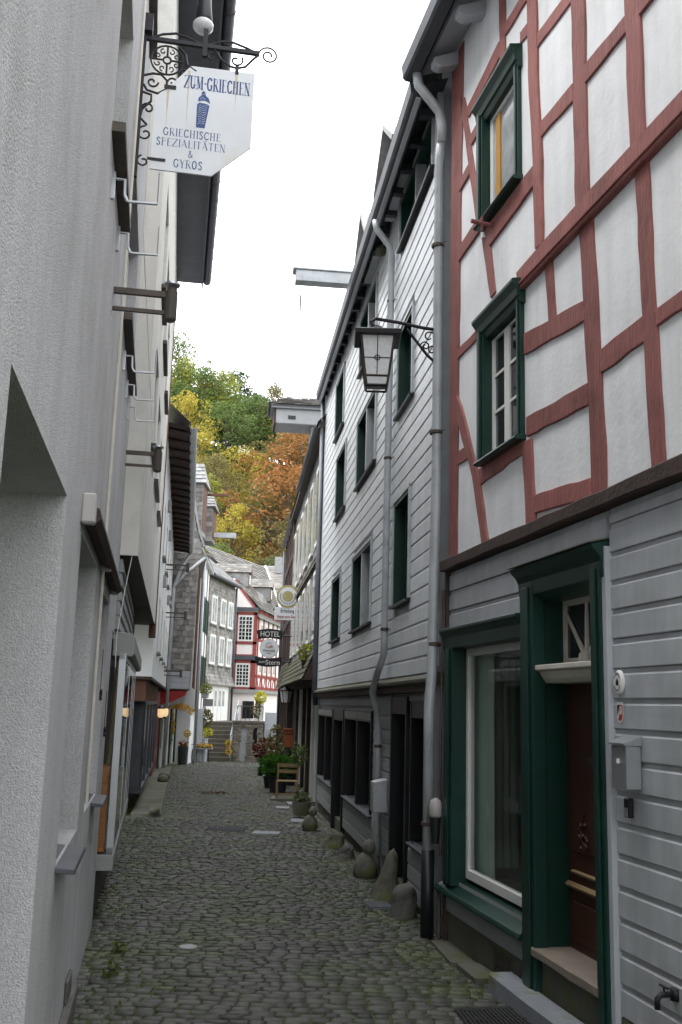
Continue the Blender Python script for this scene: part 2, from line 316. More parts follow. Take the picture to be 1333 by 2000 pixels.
# left slab pavement in front of the third house
pv = MB()
pvt = tag(pv.box(WORLD, -4.0, -3.98, 20, 20.02, -.4, -.35).build('pavement', M['greystone']), kind='structure')
y = 20.0; i = 0
while y < 38:
    d = R.uniform(.8, 1.3); xr0, xr1 = -3.39 - (y - 20.5) * .1503, -3.39 - (y + d - 20.5) * .1503
    xl0, xl1 = xr0 - .58 - .01 * (y - 20), xr1 - .58 - .01 * (y + d - 20)
    s_ = MB(); z0 = .06
    s_.loft([[Vector((a, b, gz(b) + h)) for a, b in ((xl0, y + .01), (xr0, y + .01), (xr1, y + d - .01), (xl1, y + d - .01))] for h in (-.05, z0)])
    s_.build('flagstone', M['mossstone'], pvt, bevel=.012); y += d
# ================================================================ half-timbered house on the right
H1 = thing('half_timbered_house', 'red half-timbered white house with grey boarded ground floor and green shopfront', 'house', R1(-2.4, 0, gz(8)))
W2 = (-2.44, -1.52, 4.0, 5.30); W3 = (-2.42, -1.5, 6.22, 7.42)
m = MB(); holes_wall(m, R1, -9.5, -.55, 3.2, 8.6, [W2, W3]); m.build('plaster_wall', M['plaster'], H1)
m = MB(); m.quad(R1(-.55, 0, 3.2), R1(-.55, -6, 3.2), R1(-.55, -6, 9), R1(-.55, 0, 8.6)); m.quad(R1(-9.5, 0, -.3), R1(-9.5, -6, -.3), R1(-9.5, -6, 9), R1(-9.5, 0, 8.6))
m.quad(R1(-9.5, -6, -.3), R1(-.5, -6, -.3), R1(-.5, -6, 9), R1(-9.5, -6, 9)); m.build('side_walls', M['plaster'], H1)
TB = [[(-.81, 8.02), (-.97, 7.88), (-1.49, 6.24), (-1.34, 6.27)], [(-1.47, 6.14), (-1.67, 6.05), (-1.82, 5.46), (-1.70, 5.45)], [(-1.01, 7.72), (-1.09, 7.58), (-1.95, 7.66), (-1.93, 7.83)],
 [(-1.93, 8.55), (-2.08, 8.55), (-2.08, 7.5), (-1.95, 7.5)], [(-2.08, 7.90), (-2.08, 7.77), (-2.62, 7.74), (-2.62, 7.86)], [(-1.15, 7.35), (-1.18, 7.23), (-1.5, 7.26), (-1.5, 7.38)],
 [(-.82, 7.04), (-.82, 6.93), (-1.14, 6.95), (-1.1, 7.08)], [(-.79, 6.35), (-.82, 6.19), (-1.41, 6.22), (-1.36, 6.38)],
 [(-2.60, 8.55), (-2.76, 8.55), (-2.79, 6.9), (-2.86, 6.12), (-2.85, 5.42), (-2.71, 5.44), (-2.69, 6.18), (-2.62, 6.84), (-2.6, 7.38)], [(-2.42, 7.45), (-2.42, 7.56), (-2.61, 7.53), (-2.61, 7.40)],
 [(-2.77, 7.29), (-2.77, 7.16), (-3.42, 7.09), (-3.42, 7.21)], [(-2.82, 6.47), (-2.82, 6.33), (-3.42, 6.27), (-3.42, 6.42)], [(-3.41, 8.55), (-3.63, 8.55), (-3.64, 5.4), (-3.43, 5.42)],
 [(-3.62, 6.43), (-3.62, 6.28), (-4.24, 6.25), (-4.24, 6.38)], [(-3.62, 7.95), (-3.62, 7.82), (-4.24, 7.78), (-4.24, 7.92)], [(-4.23, 8.55), (-4.40, 8.55), (-4.42, 5.4), (-4.24, 5.4), (-4.22, 5.93)], [(-4.40, 6.36), (-4.40, 6.24), (-5.2, 6.22), (-5.2, 6.35)],
 [(-1.55, 6.16), (-1.69, 5.95), (-2.70, 5.99), (-2.69, 6.17)], [(-.73, 8.55), (-.93, 8.55), (-.88, 7.0), (-.82, 5.2), (-.80, 3.27), (-.56, 3.27), (-.56, 8.55)],
 [(-3.47, 5.24), (-3.69, 5.24), (-3.75, 4.24), (-3.80, 3.59), (-3.79, 3.27), (-3.58, 3.27), (-3.57, 3.9), (-3.52, 4.66)], [(-4.28, 5.24), (-4.44, 5.24), (-4.47, 4.23), (-4.49, 3.91), (-4.52, 3.27), (-4.37, 3.27), (-4.33, 3.91)],
 [(-2.88, 5.24), (-3.01, 5.22), (-3.07, 4.70), (-2.94, 4.72)], [(-2.46, 4.84), (-2.46, 4.66), (-3.55, 4.53), (-3.54, 4.68)], [(-2.50, 4.14), (-2.50, 3.98), (-3.57, 3.92), (-3.56, 4.08)], [(-2.62, 3.49), (-2.63, 3.35), (-3.59, 3.29), (-3.58, 3.42)],
 [(-2.42, 3.95), (-2.59, 3.95), (-2.66, 3.26), (-2.48, 3.26)], [(-.79, 4.85), (-.93, 4.68), (-1.4, 3.93), (-1.65, 3.27), (-1.5, 3.27), (-1.25, 3.93), (-.79, 4.61)], [(-.8, 4.28), (-.8, 4.15), (-1.12, 4.14), (-1.03, 4.28)],
 [(-1.26, 3.98), (-1.42, 3.82), (-2.46, 3.87), (-2.44, 3.98)], [(-.78, 5.30), (-.79, 5.20), (-1.52, 5.20), (-1.46, 5.30)], [(-3.74, 4.24), (-3.76, 4.08), (-4.34, 4.09), (-4.33, 4.26)], [(-4.47, 4.24), (-4.48, 4.13), (-5.2, 4.11), (-5.2, 4.25)],
 [(-5.18, 8.55), (-5.38, 8.55), (-5.38, 5.4), (-5.2, 5.4)], [(-5.2, 5.24), (-5.4, 5.24), (-5.4, 3.27), (-5.22, 3.27)], [(-6.3, 8.55), (-6.5, 8.55), (-6.5, 3.27), (-6.3, 3.27)], [(-7.6, 8.55), (-7.8, 8.55), (-7.8, 3.27), (-7.6, 3.27)], [(-9.2, 8.55), (-9.4, 8.55), (-9.4, 3.27), (-9.2, 3.27)], [(-5.4, 7.1), (-5.4, 6.95), (-9.2, 6.95), (-9.2, 7.1)]]
for i, p in enumerate(TB):
    e = .0012 * (i % 9)
    MB().prism(R1, wob(p), -.06, .014 + e).build('timber', M['redtimber'], H1, bevel=.006)
b = MB(); b.prism(R1, wob([(-2.36, 5.40), (-2.40, 5.27), (-9.4, 5.25), (-9.4, 5.40), (-4.42, 5.41), (-3.62, 5.42)], .3), -.06, .04)
bo = b.build('floor_beam', M['redtimber'], H1, bevel=.008)
MB().extr(R1, [(-.02, 5.21), (.045, 5.21), (.052, 5.225), (.045, 5.24), (.06, 5.25), (.06, 5.265), (-.02, 5.265)], -9.4, -2.46).build('moulding', M['redtimber'], bo)
MB().prism(R1, wob([(-.5, 3.17), (-9.4, 3.17), (-9.4, 3.275), (-.5, 3.275)], .3, .006), -.06, .085).build('sill_beam', M['darkbeam'], H1, bevel=.01)  # sill beam, its dark tone also painting in the shadow band there
def bits(f, s0, s1, z0, z1, o, nv, nh, fm, parent, wf=.045, pm=None, depth=.035):
    """a casement: frame, glazing bars and one pane per light"""
    c = MB(); c.box(f, s0, s0 + wf, o, o + depth, z0, z1); c.box(f, s1 - wf, s1, o, o + depth, z0, z1); c.box(f, s0 + wf, s1 - wf, o, o + depth, z0, z0 + wf); c.box(f, s0 + wf, s1 - wf, o, o + depth, z1 - wf, z1)
    fr = c.build('casement', fm, parent, bevel=.004)
    a0, a1, b0, b1 = s0 + wf, s1 - wf, z0 + wf, z1 - wf
    for i in range(1, nv): x = a0 + (a1 - a0) * i / nv; MB().box(f, x - .012, x + .012, o + .003, o + depth - .003, b0, b1).build('glazing_bar', fm, fr)
    for j in range(1, nh): z = b0 + (b1 - b0) * j / nh; MB().box(f, a0, a1, o + .005, o + depth - .005, z - .012, z + .012).build('glazing_bar', fm, fr)
    for i in range(nv):
        for j in range(nh):
            MB().box(f, a0 + (a1 - a0) * i / nv, a0 + (a1 - a0) * (i + 1) / nv, o + .012, o + .016, b0 + (b1 - b0) * j / nh, b0 + (b1 - b0) * (j + 1) / nh).build('pane', pm or M['pane'], fr)
    return fr
def green_window(h, label):
    s0, s1, z0, z1 = h; w = .10
    fr = MB(); fr.extr(R1, [(-.16, z0), (.05, z0), (.05, z1 - .1), (-.16, z1 - .1)], s0, s0 + .001)
    fr = MB(); g = M['green']
    fr.box(R1, s0, s0 + .07, -.16, .04, z0, z1 - .12); fr.box(R1, s1 - w, s1, -.16, .06, z0, z1 - .12)
    fr.box(R1, s0 + .015, s0 + .05, .04, .055, z0, z1 - .12); fr.box(R1, s1 - w + .02, s1 - .02, .06, .085, z0, z1 - .12)
    fr.box(R1, s0 + .005, s1 - .005, -.155, -.02, z1 - .22, z1 - .125); fr.box(R1, s0 + .005, s1 - .005, -.155, -.02, z0 + .001, z0 + .03)
    wo = fr.build('window', g, H1, bevel=.006)
    MB().extr(R1, [(-.16, z1 - .20), (.03, z1 - .20), (.05, z1 - .15), (.07, z1 - .14), (.08, z1 - .08), (.10, z1 - .05), (.115, z1 - .03), (.115, z1), (-.05, z1 + .03), (-.16, z1 + .02)], s0 - .03, s1 + .03).build('cornice', g, wo, bevel=.004)
    MB().extr(R1, [(-.16, z0 - .03), (.08, z0 - .03), (.10, z0 - .015), (.09, z0 + .005), (-.16, z0 + .04)], s0 - .02, s1 + .03).build('sill', g, wo, bevel=.004)
    return wo
w2 = green_window(W2, ''); bits(R1, -2.36, -1.985, 4.03, 5.12, -.06, 1, 3, M['white'], w2, .055); bits(R1, -1.98, -1.63, 4.03, 5.12, -.06, 1, 3, M['white'], w2, .055)
w3 = green_window(W3, ''); bits(R1, -2.34, -1.62, 6.26, 7.24, -.05, 1, 1, M['white'], w3, .06, pm=M['palepane']); MB().box(R1, -1.86, -1.76, -.045, -.02, 6.33, 7.17).build('open_sash', M['ochre'], w3)
MB().tube([R1(-1.78, .02, 6.10), R1(-1.78, .22, 6.12)], .02).tube([R1(-1.78, .12, 6.04), R1(-1.78, .12, 6.17)], .012).build('bracket_peg', M['redtimber'], H1)
# ground floor: boards each on their own
DO = (-3.60, -2.64, .25, 2.86); SH = (-2.36, -.62, .42, 2.45)
m = MB(); holes_wall(m, R1, -9.5, -.5, -.3, 3.2, [DO, SH], -.03); m.build('boarding_backing', M['boarddark'], H1)
def board(f, s0, s1, z, h, mt, parent, o=-.03, th=.03, gr=.03):
    z += R.uniform(-.002, .002)
    MB().extr(f, [(o, z), (o + th, z), (o + th + .002, z + .006), (o + th, z + h - gr - .012), (o + th - (.012 if gr > .025 else .007), z + h - gr), (o + th - (.012 if gr > .025 else .007), z + h - .002), (o, z + h - .002)], s0, s1).build('board', mt, parent)
z = .19
while z < 3.15:
    h = min(.18, 3.17 - z)
    board(R1, -6.4 + R.uniform(-.3, .3), -3.80, z, h, M['boardgrey'], H1); board(R1, -9.5, -6.72, z, h, M['boardgrey'], H1); z += .18
for z, h in ((2.625, .17), (2.80, .18), (2.985, .18)): board(R1, -2.42 if z < 2.9 else -3.75, -.52, z, h, M['boardgrey'], H1)
MB().box(R1, -3.80, -3.745, -.02, .035, .10, 2.93).build('corner_trim', M['trimgrey'], H1, bevel=.004)
MB().box(R1, -.56, -.50, -.05, .03, -.1, 3.2).build('corner_post', M['darkbeam'], H1, bevel=.006)
# shop window
g = M['green']; m = MB()
m.box(R1, -.78, -.54, -.17, .045, .38, 2.46); m.box(R1, -.72, -.60, .045, .06, .40, 2.44); sw = m.build('shop_window', g, H1, bevel=.006)
MB().extr(R1, [(-.17, 2.44), (.045, 2.44), (.05, 2.54), (.07, 2.57), (.085, 2.60), (.085, 2.625), (-.17, 2.63)], -2.42, -.5).build('lintel', g, sw, bevel=.005)
MB().extr(R1, [(-.17, .36), (-.17, .47), (-.13, .47), (-.13, .43), (.07, .34), (.085, .31), (.07, .29), (.0, .29)], -2.42, -.42).build('sill', g, sw, bevel=.005)
c = MB(); c.box(R1, -.84, -.78, -.15, -.09, .45, 2.44); c.box(R1, -2.42, -.84, -.15, -.09, .45, .53); c.box(R1, -2.42, -.84, -.15, -.09, 2.37, 2.44); c.build('window_frame', M['white'], sw, bevel=.005)
MB().box(R1, -2.42, -.84, -.125, -.119, .53, 2.37).build('pane', M['glass'], sw)
m = MB(); m.quad(R1(-2.5, -.2, .4), R1(-.5, -.2, .4), R1(-.5, -2.2, .4), R1(-2.5, -2.2, .4)); m.quad(R1(-2.5, -2.2, .4), R1(-.5, -2.2, .4), R1(-.5, -2.2, 2.6), R1(-2.5, -2.2, 2.6)); m.quad(R1(-2.5, -.2, 2.6), R1(-.5, -.2, 2.6), R1(-.5, -2.2, 2.6), R1(-2.5, -2.2, 2.6)); m.quad(R1(-.5, -.2, .4), R1(-.5, -2.2, .4), R1(-.5, -2.2, 2.6), R1(-.5, -.2, 2.6)); m.quad(R1(-2.5, -.2, .4), R1(-2.5, -2.2, .4), R1(-2.5, -2.2, 2.6), R1(-2.5, -.2, 2.6)); m.build('shop_interior', M['room'], H1)
m = MB()
for i in range(14):
    a = -.18 - i * .035; p_, q_ = (-.60, -.57) if i % 2 else (-.57, -.60); m.quad(R1(p_, a, .5), R1(q_, a - .035, .5), R1(q_, a - .035, 2.4), R1(p_, a, 2.4))

for i in range(16): a = -.60 - i * .038; e_ = .02 if i % 2 else 0; m.quad(R1(a, -.20 - e_, .5), R1(a - .038, -.22 + e_, .5), R1(a - .038, -.22 + e_, 2.4), R1(a, -.20 - e_, 2.4))
m.build('curtain', M['curtain'], H1)
MB().box(R1, -2.4, -.44, -.03, .012, .14, .288).build('apron_board', M['boarddark'], H1, bevel=.004)
MB().box(R1, -2.42, -.42, -.2, -.005, -.3, .14).box(R1, -9.5, -3.74, -.2, .0, -.3, .185).build('plinth', M['plinth'], H1, bevel=.01)
m = MB()
for i in range(9): x = -2.1 + i * .045; m.box(R1, x, x + .008, -.005, .004, -.08, .10)
for j in range(5): m.box(R1, -2.1, -1.73, -.006, .003, -.08 + j * .04, -.073 + j * .04)
m.build('vent_grille', M['rustiron'], H1)
# door
m = MB(); m.box(R1, -2.66, -2.42, -.05, .05, -.1, 2.86); m.box(R1, -2.64, -2.62, -.3, -.05, .1, 2.86); m.box(R1, -2.60, -2.47, .05, .065, .0, 2.8); m.box(R1, -3.745, -3.60, -.3, .05, -.1, 2.86); m.box(R1, -3.70, -3.64, .05, .065, .0, 2.8); df = m.build('door_frame', g, H1, bevel=.006)
MB().extr(R1, [(-.3, 2.70), (-.02, 2.70), (.04, 2.74), (.05, 2.84), (.07, 2.88), (.11, 2.92), (.12, 2.945), (.0, 2.975), (-.3, 2.975)], -3.78, -2.39).build('canopy', g, df, bevel=.004)
MB().extr(R1, [(-.0, 2.98), (.13, 2.95), (.132, 2.957), (.0, 2.99)], -3.79, -2.38).build('canopy_flashing', M['mossstone'], df)
dr = MB().box(R1, -3.60, -2.64, -.27, -.22, .30, 2.12).build('door', M['doorwood'], H1)
for a, b_, c_, d_ in ((-3.52, -2.72, .95, 1.95), (-3.52, -2.72, .36, .62)): MB().box(R1, a, b_, -.22, -.207, c_, d_).build('door_panel', M['doorwood'], dr, bevel=.01)
MB().extr(R1, [(-.22, .70), (-.20, .70), (-.185, .72), (-.20, .735), (-.22, .74)], -3.6, -2.64).build('weather_bar', M['chairwood'], dr); MB().extr(R1, [(-.22, .80), (-.205, .80), (-.20, .815), (-.22, .825)], -3.56, -2.7).build('moulding', M['chairwood'], dr)
MB().box(R1, -3.15, -2.98, -.207, -.2, 1.55, 1.6).build('letter_slot', M['rustiron'], dr)
sc_ = MB()
for i in range(18): sc_.lathe(R1(-2.85 - R.uniform(0, .13), -.20, .95 + R.uniform(0, .26)), [(.001, -.02), (.014, 0), (.001, .02)], 5)
sc_.tube([R1(-2.92, -.203, .97), R1(-2.88, -.203, 1.1), R1(-2.93, -.203, 1.22)], .008, 5).build('carving', M['doorwood'], dr)
MB().extr(R1, [(-.24, 2.10), (-.06, 2.10), (-.03, 2.13), (.0, 2.18), (.03, 2.19), (.03, 2.225), (-.24, 2.235)], -3.6, -2.62).build('transom', M['cream_trim'], df, bevel=.004)
tf = MB(); tf.box(R1, -3.6, -2.64, -.24, -.2, 2.235, 2.28); tf.box(R1, -3.6, -2.64, -.24, -.2, 2.66, 2.70); tf.box(R1, -2.68, -2.64, -.24, -.2, 2.28, 2.66); tf.box(R1, -3.6, -3.56, -.24, -.2, 2.28, 2.66); tfo = tf.build('fanlight', M['cream_trim'], df)
for a in (-.72, 0, .72):
    cs, ls = -3.02, .50 if a else .42
    MB().tube([R1(cs, -.21, 2.26), R1(cs + math.sin(a) * ls * 1.1, -.21, 2.26 + math.cos(a) * ls)], [.022, .012], 6).build('glazing_bar', M['cream_trim'], tfo)
MB().lathe(R1(cs, -.21, 2.27), [(.07, -.03), (.06, .03), (.02, .07)], 10).build('fan_boss', M['cream_trim'], tfo)
MB().box(R1, -3.56, -2.68, -.225, -.22, 2.28, 2.66).build('pane', M['pane'], tfo)
MB().prism(R1, wob([(-3.62, .235), (-2.60, .235), (-2.60, .30), (-3.62, .30)], .2, .006), -.3, .06).build('threshold', M['sandstone'], H1, bevel=.01)
MB().box(R1, -3.62, -2.62, -.3, -.0, -.2, .235).build('threshold_base', M['plinth'], H1)
# eave, gutter and roof of the half-timbered house
m = MB(); m.quad(R1(-9.6, -.02, 8.62), R1(-.35, -.02, 8.62), R1(-.35, .36, 8.46), R1(-9.6, .36, 8.46)); m.build('soffit', M['trimgrey'], H1)
for i in range(12):
    x = -.78 - i * .78; MB().extr(R1, [(-.02, 8.40), (.20, 8.32), (.27, 8.35), (.27, 8.43), (-.02, 8.56)], x, x + .13).build('rafter_end', M['trimgrey'], H1, bevel=.012)
def gutter(f, pts, mt, parent, r=.085, box=False):
    m = MB(); rings = []
    for (s_, o_, z_) in pts:
        rings.append([f(s_, o_ + r * math.cos(t), z_ + r * math.sin(t)) for t in [PI + PI * k / 8 for k in range(9)]] + [f(s_, o_ + (r - .01) * math.cos(t), z_ + (r - .01) * math.sin(t)) for t in [2 * PI - PI * k / 8 for k in range(9)]])
    if box: rings = [[f(s_, o_ - .06, z_ - .10), f(s_, o_ + .05, z_ - .085), f(s_, o_ + .075, z_ - .06), f(s_, o_ + .09, z_ + .075), f(s_, o_ + .07, z_ + .085), f(s_, o_ - .06, z_ + .085)] for (s_, o_, z_) in pts]
    m.loft(rings); return m.build('gutter', mt, parent, smooth=False)
gutter(R1, [(-9.6, .40, 8.55), (-.3, .40, 8.52)], M['darkzinc'], H1, box=True)
MB().box(R1, -9.6, -.32, .30, .325, 8.42, 8.62).build('fascia', M['darkzinc'], H1)
m = MB(); m.add([R1(-9.7, .42, 8.62), R1(-.35, .42, 8.62), R1(-.35, -3.2, 11.6), R1(-9.7, -3.2, 11.6), R1(-9.7, .42, 8.56), R1(-.35, .42, 8.56), R1(-.35, -3.2, 11.5), R1(-9.7, -3.2, 11.5)], [(0, 1, 2, 3), (7, 6, 5, 4), (0, 4, 5, 1), (1, 5, 6, 2), (3, 2, 6, 7), (0, 3, 7, 4)]); m.quad(R1(-9.7, -3.2, 11.6), R1(-.35, -3.2, 11.6), R1(-.35, -6.4, 9), R1(-9.7, -6.4, 9)); m.build('roof', M['slate'], H1)
MB().tube([R1(-.45, .36, 8.46), R1(-.45, .34, 8.30), R1(-.44, .2, 8.15), R1(-.42, .10, 8.05), R1(-.42, .07, 7.9), R1(-.42, .07, 7.7)], .052, 10).build('swan_neck', M['zinc'], H1, smooth=True)
# ================================================================ pale clapboard house on the right
H2 = thing('clapboard_house', 'tall pale grey clapboard house with dark green windows beyond the half-timbered house', 'house', R2(6, 0, gz(16)))
WN = [(1.26, 2.30, 3.13, 4.38, 1), (4.25, 6.35, 3.10, 4.26, 2), (8.1, 9.5, 3.12, 4.27, 1), (1.2, 2.2, 5.50, 6.58, 1), (4.1, 6.15, 5.42, 6.52, 2), (7.8, 9.3, 5.47, 6.66, 1), (.15, 2.2, 7.78, 8.42, 2), (4.25, 6.1, 7.35, 8.3, 2), (8.4, 9.8, 7.2, 8.35, 1)]
hs = [w[:4] for w in WN]
m = MB(); holes_wall(m, R2, -.1, 12.1, 2.1, 9.1, hs, -.03); m.build('boarding_backing', M['boarddark'], H2)
m = MB(); m.quad(R2(-.1, -.03, -.3), R2(-.1, -6, -.3), R2(-.1, -6, 9.1), R2(-.1, -.03, 9.1)); m.quad(R2(12.1, -.03, -.5), R2(12.1, -6, -.5), R2(12.1, -6, 9.1), R2(12.1, -.03, 9.1)); m.quad(R2(-.1, -6, -.5), R2(12.1, -6, -.5), R2(12.1, -6, 9.1), R2(-.1, -6, 9.1)); m.build('side_walls', M['boarddark'], H2)
z = 2.25
while z < 8.75:
    h = .18; xs = [(-.02, 12.05)]
    for (a, b, c, d) in hs:
        if z + h > c + .01 and z < d - .01:
            n = []
            for (p, q) in xs:
                if b <= p or a >= q: n.append((p, q)); continue
                if a > p: n.append((p, a))
                if b < q: n.append((b, q))
            xs = n
    for (p, q) in xs:
        if q - p > 6:
            j = p + (q - p) * R.uniform(.4, .6); board(R2, p, j - .002, z, h, M['boardwhite'], H2, -.03, .028, .02); board(R2, j, q, z, h, M['boardwhite'], H2, -.03, .028, .02)
        else: board(R2, p, q, z, h, M['boardwhite'], H2, -.03, .028, .02)
    z += h
MB().box(R2, -.12, .0, -.05, .02, 2.3, 8.5).build('corner_board', M['boardwhite'], H2, bevel=.004); MB().box(R2, 11.98, 12.1, -.05, .01, 2.25, 8.9).build('corner_board', M['boardwhite'], H2, bevel=.004)
for (a, b, c, d, n) in WN:
    m = MB(); m.box(R2, a, a + .05, -.17, .015, c, d); m.box(R2, b - .05, b, -.17, .015, c, d); m.box(R2, a, b, -.17, .015, d - .05, d)
    wo = m.build('window', M['green'], H2, bevel=.004)
    MB().box(R2, a - .035, a, -.03, .03, c - .02, d + .03).box(R2, b, b + .035, -.03, .03, c - .02, d + .03).box(R2, a - .035, b + .035, -.03, .028, d, d + .045).build('trim', M['zinc'], wo)
    MB().extr(R2, [(-.16, c), (-.16, c - .04), (.055, c - .06), (.06, c - .03)], a - .06, b + .06).build('sill', M['black'], wo)
    w_ = (b - a - .1) / n
    for i in range(n): bits(R2, a + .05 + w_ * i, a + .05 + w_ * (i + 1), c, d - .05, -.15, 1, 2 if d - c > .9 else 1, M['green'], wo, .05)
    if n == 2: MB().box(R2, (a + b) / 2 - .035, (a + b) / 2 + .035, -.15, .01, c, d - .05).build('mullion', M['zinc'], wo)
MB().extr(R2, [(-.12, 2.13), (.03, 2.13), (.075, 2.15), (.08, 2.185), (-.03, 2.25), (-.12, 2.25)], -.12, 12.1).build('ledge', M['mossstone'], H2, bevel=.004)
MB().box(R2, -.1, 12.1, -.14, .035, 2.06, 2.13).build('jetty_beam', M['darkbeam'], H2)
# ground floor
GF = [(9.2, 12.0, .45, 1.84, 2), (4.2, 7.35, .45, 1.84, 2), (.38, 1.28, .5, 1.95, 1)]; DR2 = [(7.5, 9.1, -.4, 1.84), (1.5, 2.6, -.3, 2.02)]
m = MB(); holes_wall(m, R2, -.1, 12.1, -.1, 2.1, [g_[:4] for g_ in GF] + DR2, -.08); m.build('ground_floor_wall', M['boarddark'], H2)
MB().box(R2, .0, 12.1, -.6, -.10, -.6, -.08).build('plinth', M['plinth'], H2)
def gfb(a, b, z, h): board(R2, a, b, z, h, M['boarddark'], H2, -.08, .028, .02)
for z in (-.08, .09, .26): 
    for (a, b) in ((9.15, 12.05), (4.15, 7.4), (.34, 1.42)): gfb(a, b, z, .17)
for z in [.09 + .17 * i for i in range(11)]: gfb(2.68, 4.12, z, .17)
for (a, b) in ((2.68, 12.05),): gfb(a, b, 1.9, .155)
gfb(.3, 1.45, 1.97, .09)
for (a, b, c, d, n) in GF:
    m = MB(); m.box(R2, a, a + .07, -.26, -.03, c, d); m.box(R2, b - .07, b, -.26, -.03, c, d); m.box(R2, a, b, -.26, -.035, d - .16, d)
    wo = m.build('shop_window', M['black'], H2, bevel=.004)
    w_ = (b - a - .14) / n
    for i in range(n): bits(R2, a + .07 + w_ * i, a + .07 + w_ * (i + 1), c, d - .16, -.25, 1, 1, M['black'], wo, .06); 
    if n == 2:
        MB().box(R2, (a + b) / 2 - .05, (a + b) / 2 + .05, -.25, -.04, c, d - .1).build('mullion', M['black'], wo)
        for i in range(2): MB().extr(R2, [(-.2, d - .15), (-.03, d - .13), (-.02, d - .03), (-.2, d - .02)], a + .09 + w_ * i, a + .03 + w_ * (i + 1)).build('blind_box', M['greypanel'], wo)
    MB().extr(R2, [(-.25, c), (-.25, c - .03), (-.01, c - .045), (.0, c - .02)], a - .03, b + .03).build('sill', M['darkzinc'], wo)
for (a, b, c, d) in DR2:
    m = MB(); m.box(R2, a, a + .09, -.3, -.03, c, d); m.box(R2, b - .09, b, -.3, -.03, c, d); m.box(R2, a, b, -.3, -.035, d - .2, d); do = m.build('door_frame', M['black'], H2, bevel=.004)
    MB().box(R2, a + .09, b - .09, -.26, -.22, c + .1, d - .2).build('door', M['black'], do)
    MB().box(R2, a + .2, a + .5, -.22, -.215, .9, 1.7).build('door_pane', M['pane'], do)
    MB().box(R2, a + .10, a + .16, -.22, -.18, .95, 1.15).build('handle', M['silver'], do)
MB().box(R2, -.08, .30, -.08, .012, -.12, 2.06).build('corner_board', M['trimgrey'], H2, bevel=.005)
# downpipes
def clip(f, s_, o_, z_, parent, r): MB().lathe(f(s_, o_, z_), [(r, -.02), (r + .006, -.015), (r + .006, .015), (r, .02)], 10).tube([f(s_, o_, z_), f(s_ - .12, -.02, z_)], .006, 5).build('pipe_clip', M['rustiron'], parent)
dp = MB().tube([R2(2.55, .30, 8.32), R2(2.55, .28, 8.2), R2(2.58, .1, 7.98), R2(2.6, .06, 7.85), R2(2.62, .06, 2.75), R2(2.62, .06, 2.55), R2(2.9, .10, 2.3), R2(3.25, .10, 2.08), R2(3.35, .02, 1.85), R2(3.35, .0, 1.6), R2(3.35, .0, -.2)], .045, 10).build('downpipe', M['zinc'], H2, smooth=True)
for z in (7.2, 5.05, 2.85): clip(R2, 2.61, .06, z, dp, .045)
for z in (1.4, .3, .05): clip(R2, 3.35, .0, z, dp, .047)
MB().tube([R2(3.35, .0, .92), R2(3.35, .0, -.2)], .056, 10).build('lower_sleeve', M['zinc'], dp, smooth=True)
cp = MB().tube([R1(-.42, .07, 7.75), R2(-.3, .03, 7.5), R2(-.3, .03, 4.0), R2(-.3, .06, 2.2), R2(-.3, .08, 1.9), R2(-.3, .08, .5)], .052, 12).build('corner_downpipe', M['zinc'], H2, smooth=True)
MB().tube([R2(-.3, .08, .62), R2(-.3, .08, -.2)], .062, 12).build('cast_iron_foot', M['black'], cp, smooth=True)
for z in (6.6, 4.6, 2.5, .85): clip(R2, -.3, .04 if z > 2 else .08, z, cp, .06)
MB().tube([R2(12.15, .06, 8.9), R2(12.15, .06, 2.2), R2(12.2, .02, 1.9)], .06, 10).build('far_downpipe', M['darkzinc'], H2, smooth=True)
MB().tube([R1(-.52, .05, 3.0), R1(-.50, .06, 1.5), R1(-.5, .05, .6)], .012, 6).tube([R1(-.49, .05, 2.2), R1(-.52, .07, 1.2), R1(-.5, .05, .7)], .009, 6).tube([R1(-.46, .05, .3), R1(-.46, .05, -.12)], .018, 6).build('cable', M['rustiron'], H2)
# eave
gp = [(-.35, .28, 8.36), (5, .24, 8.55), (12.2, .15, 8.86)]
gutter(R2, gp, M['darkzinc'], H2, .09, True)
MB().loft([[R2(s_, o_ - .03 + dx, z_ - .135 + dz) for dx, dz in ((0, 0), (.05, .01), (.05, .03), (0, .03))] for s_, o_, z_ in gp]).build('fascia_edge', M['trimgrey'], H2)
m = MB()
for (a, o1, z1), (b, o2, z2) in zip(gp, gp[1:]): m.quad(R2(a, o1 - .08, z1 + .06), R2(b, o2 - .08, z2 + .06), R2(b, -.05, z2 + .16), R2(a, -.05, z1 + .16))
m.build('soffit', M['darkzinc'], H2)
for i in range(20):
    x = .1 + i * .62; t = x / 12.2; zz = 8.36 + .5 * t; MB().box(R2, x, x + .09, -.02, .17 - .08 * t, zz - .03, zz + .07).build('rafter_end', M['darkzinc'], H2)
m = MB(); m.add([R2(-.4, .34, 8.46), R2(12.3, .22, 8.98), R2(12.3, -3.2, 12.4), R2(-.4, -3.2, 12.0), R2(-.4, .34, 8.40), R2(12.3, .22, 8.92), R2(12.3, -3.2, 12.3), R2(-.4, -3.2, 11.9)], [(0, 1, 2, 3), (7, 6, 5, 4), (0, 4, 5, 1), (1, 5, 6, 2), (3, 2, 6, 7), (0, 3, 7, 4)]); m.quad(R2(-.4, -3.2, 12), R2(12.3, -3.2, 12.4), R2(12.3, -6.5, 9), R2(-.4, -6.5, 9)); m.build('roof', M['slate'], H2)
